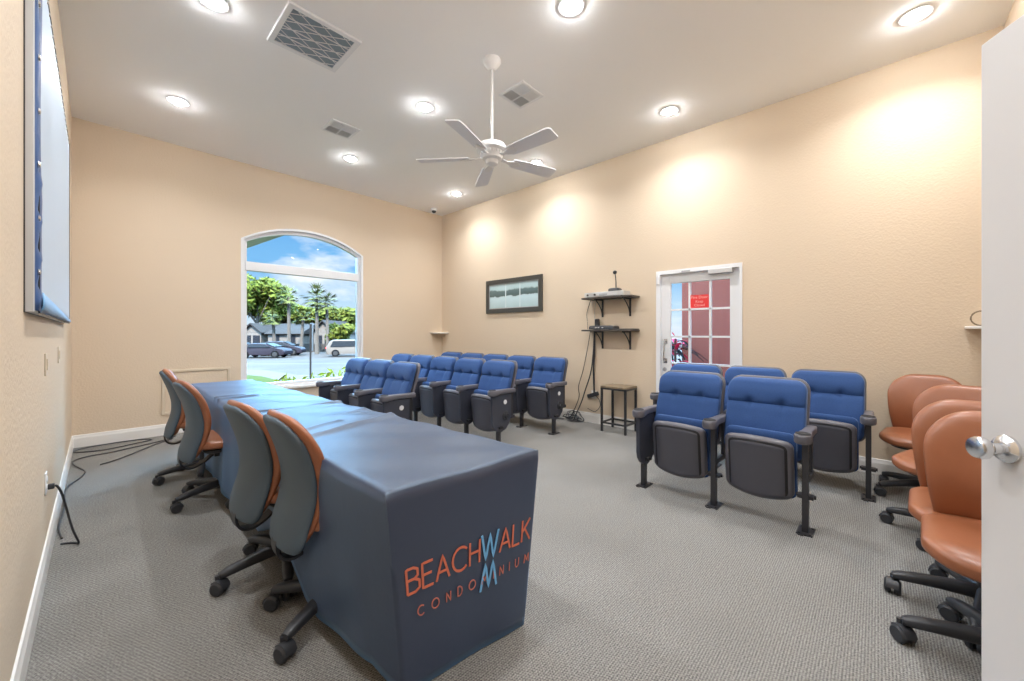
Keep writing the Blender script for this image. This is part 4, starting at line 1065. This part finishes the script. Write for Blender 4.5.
def car(label, loc, rotz, paint, L_=4.6, hgt=1.45, suv=False, group=None):
    t = thing('car', label, 'car', loc, rotz, group); W_ = .92; h0 = .28
    if suv: sil = [(-L_/2, .55), (-L_/2+.02, .95), (-L_/2+.12, 1.15), (-L_/2+.35, hgt-.12), (-L_/2+.6, hgt), (.45, hgt), (1.15, 1.12), (L_/2-.25, 1.0), (L_/2, .80), (L_/2, .45)]
    else: sil = [(-L_/2, .55), (-L_/2+.02, .85), (-L_/2+.5, .95), (-L_/2+1.1, hgt-.03), (-.1, hgt), (.35, hgt-.05), (1.15, .95), (L_/2-.2, .80), (L_/2, .62), (L_/2, .4)]
    sil = sil+[(L_/2-.1, h0), (-L_/2+.1, h0)]
    rings = []
    for y, sc, dz in ((-W_, .96, -.05), (-W_*.97, .985, -.02), (-W_*.80, 1, 0), (0, 1, .02), (W_*.80, 1, 0), (W_*.97, .985, -.02), (W_, .96, -.05)):
        rings.append([Vector((x*sc, y*(1-.16*max(0, (z-.9)/(hgt-.9)) if z > .9 else 1), z+(dz if z > .6 else 0))) for x, z in sil])
    bm = B(); loft(bm, rings); bmesh.ops.triangulate(bm, faces=[f for f in bm.faces if len(f.verts) > 4]); obj('body', bm, paint, t, angle=35)
    bm = B(); zt, zb = hgt-.10, .98
    xs_ = (-L_/2+.45, .55) if suv else (-L_/2+1.0, .40)
    for s in (-1, 1):
        y = s*W_*.99
        q = [Vector((xs_[0]-.05, y, zb)), Vector((xs_[1]+.45, y, zb)), Vector((xs_[1]-.05, y*.90, zt)), Vector((xs_[0]+.18, y*.90, zt))]
        loft(bm, [q, [p+Vector((0, -s*.06, 0)) for p in q]])
    obj('side_window', bm, 'carglass', t, smooth=False)
    bm = B(); xb = -L_/2
    if suv: q = [(xb+.05, -.7, 1.12), (xb+.05, .7, 1.12), (xb+.30, .62, hgt-.13), (xb+.30, -.62, hgt-.13)]
    else: q = [(xb+.48, -.7, .99), (xb+.48, .7, .99), (xb+1.02, .6, hgt-.06), (xb+1.02, -.6, hgt-.06)]
    loft(bm, [[Vector(p) for p in q], [Vector(p)+Vector((.12, 0, -.02)) for p in q]]); obj('rear_window', bm, 'carglass', t, smooth=False)
    bm = B(); q = [(1.15, -.75, 1.0), (1.15, .75, 1.0), (.42, .62, hgt-.05), (.42, -.62, hgt-.05)]
    loft(bm, [[Vector(p)+Vector((.05, 0, .05)) for p in q], [Vector(p)+Vector((-.1, 0, -.02)) for p in q]]); obj('windscreen', bm, 'carglass', t, smooth=False)
    for x in (-L_/2+.85, L_/2-.85):
        for y in (-W_+.08, W_-.08):
            bm = B(); lathe(bm, [(.20, -.11), (.33, -.11), (.345, -.07), (.345, .07), (.33, .11), (.20, .11)], (x, y, .345), 22, 'Y'); w_ = obj('wheel', bm, 'tyre', t)
            bm = B(); lathe(bm, [(0, -.115), (.12, -.118), (.215, -.112), (.215, .112), (.12, .118), (0, .115)], (x, y, .345), 14, 'Y'); obj('hubcap', bm, 'hub', w_)
    bm = B()
    for s in (-1, 1): box2(bm, (-L_/2-.01, s*.80, .78), (-L_/2+.10, s*.55, .92))
    obj('tail_light', bm, 'sign', t)
    return t
base_a = math.atan2(ray(400).y-ray(300).y, ray(400).x-ray(300).x)
car('white car parked at the right side of the window view', at(352, 39), base_a+.35, 'suvpaint', 4.6, 1.62, True)
car('dark blue grey car parked nearest in the group at the left of the window', at(265, 36.5), base_a+.10, 'carpaint', 4.3, 1.35, group='dark cars in the parking lot')
car('dark blue grey car parked behind and right of the nearest dark car', at(281, 40), base_a+.25, 'carpaint', 4.4, 1.45, group='dark cars in the parking lot')
car('dark car cut by the left edge of the window', at(237, 43), base_a+.05, 'carpaint', 4.4, 1.4, group='dark cars in the parking lot')
# street sign
sp = at(310.5, 10.5, -.5)
sgp = thing('street_sign', 'narrow grey post with a white sign panel outside the window', 'sign post', sp, math.atan2(ray(310.5).y, ray(310.5).x)+.13)
bm = B(); tube(bm, [(0, 0, -.3), (0, 0, 2.02)], .024, 8); obj('post', bm, 'postgrey', sgp)
bm = B(); box2(bm, (-.30, -.030, 1.30), (.30, -.024, 2.05)); obj('panel', bm, 'signwhite', sgp, bevel=.002)
# planting under the window
def low_plant(label, loc, rad, hgt, seed, n=130):
    r = random.Random(seed); bm = B(); c = Vector((0, 0, hgt*.5))
    leaf_cards(bm, c, (rad, rad*.8, hgt*.55), n, .075, r)
    return tag(obj('low_shrub', bm, 'shrub', None, loc, smooth=False), label, 'shrub', 'shrubs under the arched window')
shr = [(2.72, 7.75, .26, .80), (3.05, 7.72, .28, .86), (3.40, 7.75, .34, .95), (3.78, 7.8, .36, 1.02), (4.15, 7.85, .36, 1.02)]
names = ['low yellow green shrub at the left end of the planting under the window', 'low yellow green shrub second from the left under the window', 'bushy yellow green shrub in the middle of the window planting',
         'bushy yellow green shrub fourth from the left under the window', 'bushy yellow green shrub at the right end below the parked white car']
for k, (x, y, r_, h_) in enumerate(shr): low_plant(names[k], (x, y, LAWN), r_, h_, 30+k)
r = random.Random(77)
yp = thing('young_palm', 'single small fan leaved plant outside the window left of the shrubs', 'plant', (2.30, 7.75, LAWN))
bm = B(); tube(bm, [(0, 0, 0), (.01, 0, .70)], .012, 6); obj('stem', bm, 'bark', yp)
bm = B(); leaf_cards(bm, (0, 0, .74), (.17, .17, .08), 40, .07, r); obj('leaves', bm, 'shrub', yp, smooth=False)
# cordylines outside the glazed door
def cordyline(label, loc, hgt, m, seed, n=26, L0=.42):
    r = random.Random(seed); t = thing('cordyline', label, 'plant', loc, 0, 'cordylines outside the glazed door')
    bm = B(); tube(bm, [(0, 0, 0), (.02, .01, hgt*.5), (0, 0, hgt*.95)], .018, 6); obj('stem', bm, 'bark', t)
    bm = B()
    for k in range(n):
        a = r.uniform(0, 2*PI); z = hgt*r.uniform(.45, 1.0); el = r.uniform(.1, 1.1); L_ = L0*r.uniform(.7, 1.2)
        d = Vector((math.cos(a), math.sin(a), 0)); sd = Vector((-math.sin(a), math.cos(a), 0)); rings = []
        for s in (0, .25, .5, .75, 1):
            p = Vector((0, 0, z))+d*L_*s*math.cos(el)+Vector((0, 0, L_*(s*math.sin(el)-.55*s*s))); w = .038*math.sin(PI*min(.98, s*.85+.12))+.002
            rings.append([p-sd*w+Vector((0, 0, .01)), p, p+sd*w+Vector((0, 0, .01))])
        loft(bm, rings, False, False)
    o_ = obj('leaves', bm, m, t); return t
cordyline('dark leaved cordyline outside the glazed door by the sky gap', (6.05, 2.30, -.12), 1.28, 'ti_dark', 5, 30, .42)
cordyline('upper magenta cordyline in front of the red wall edge', (5.80, 2.16, -.12), 1.38, 'ti_pink', 6, 16, .30)
cordyline('low magenta cordyline at the foot of the glazed door panes', (5.50, 2.08, -.12), 1.02, 'ti_pink', 8, 26, .30)
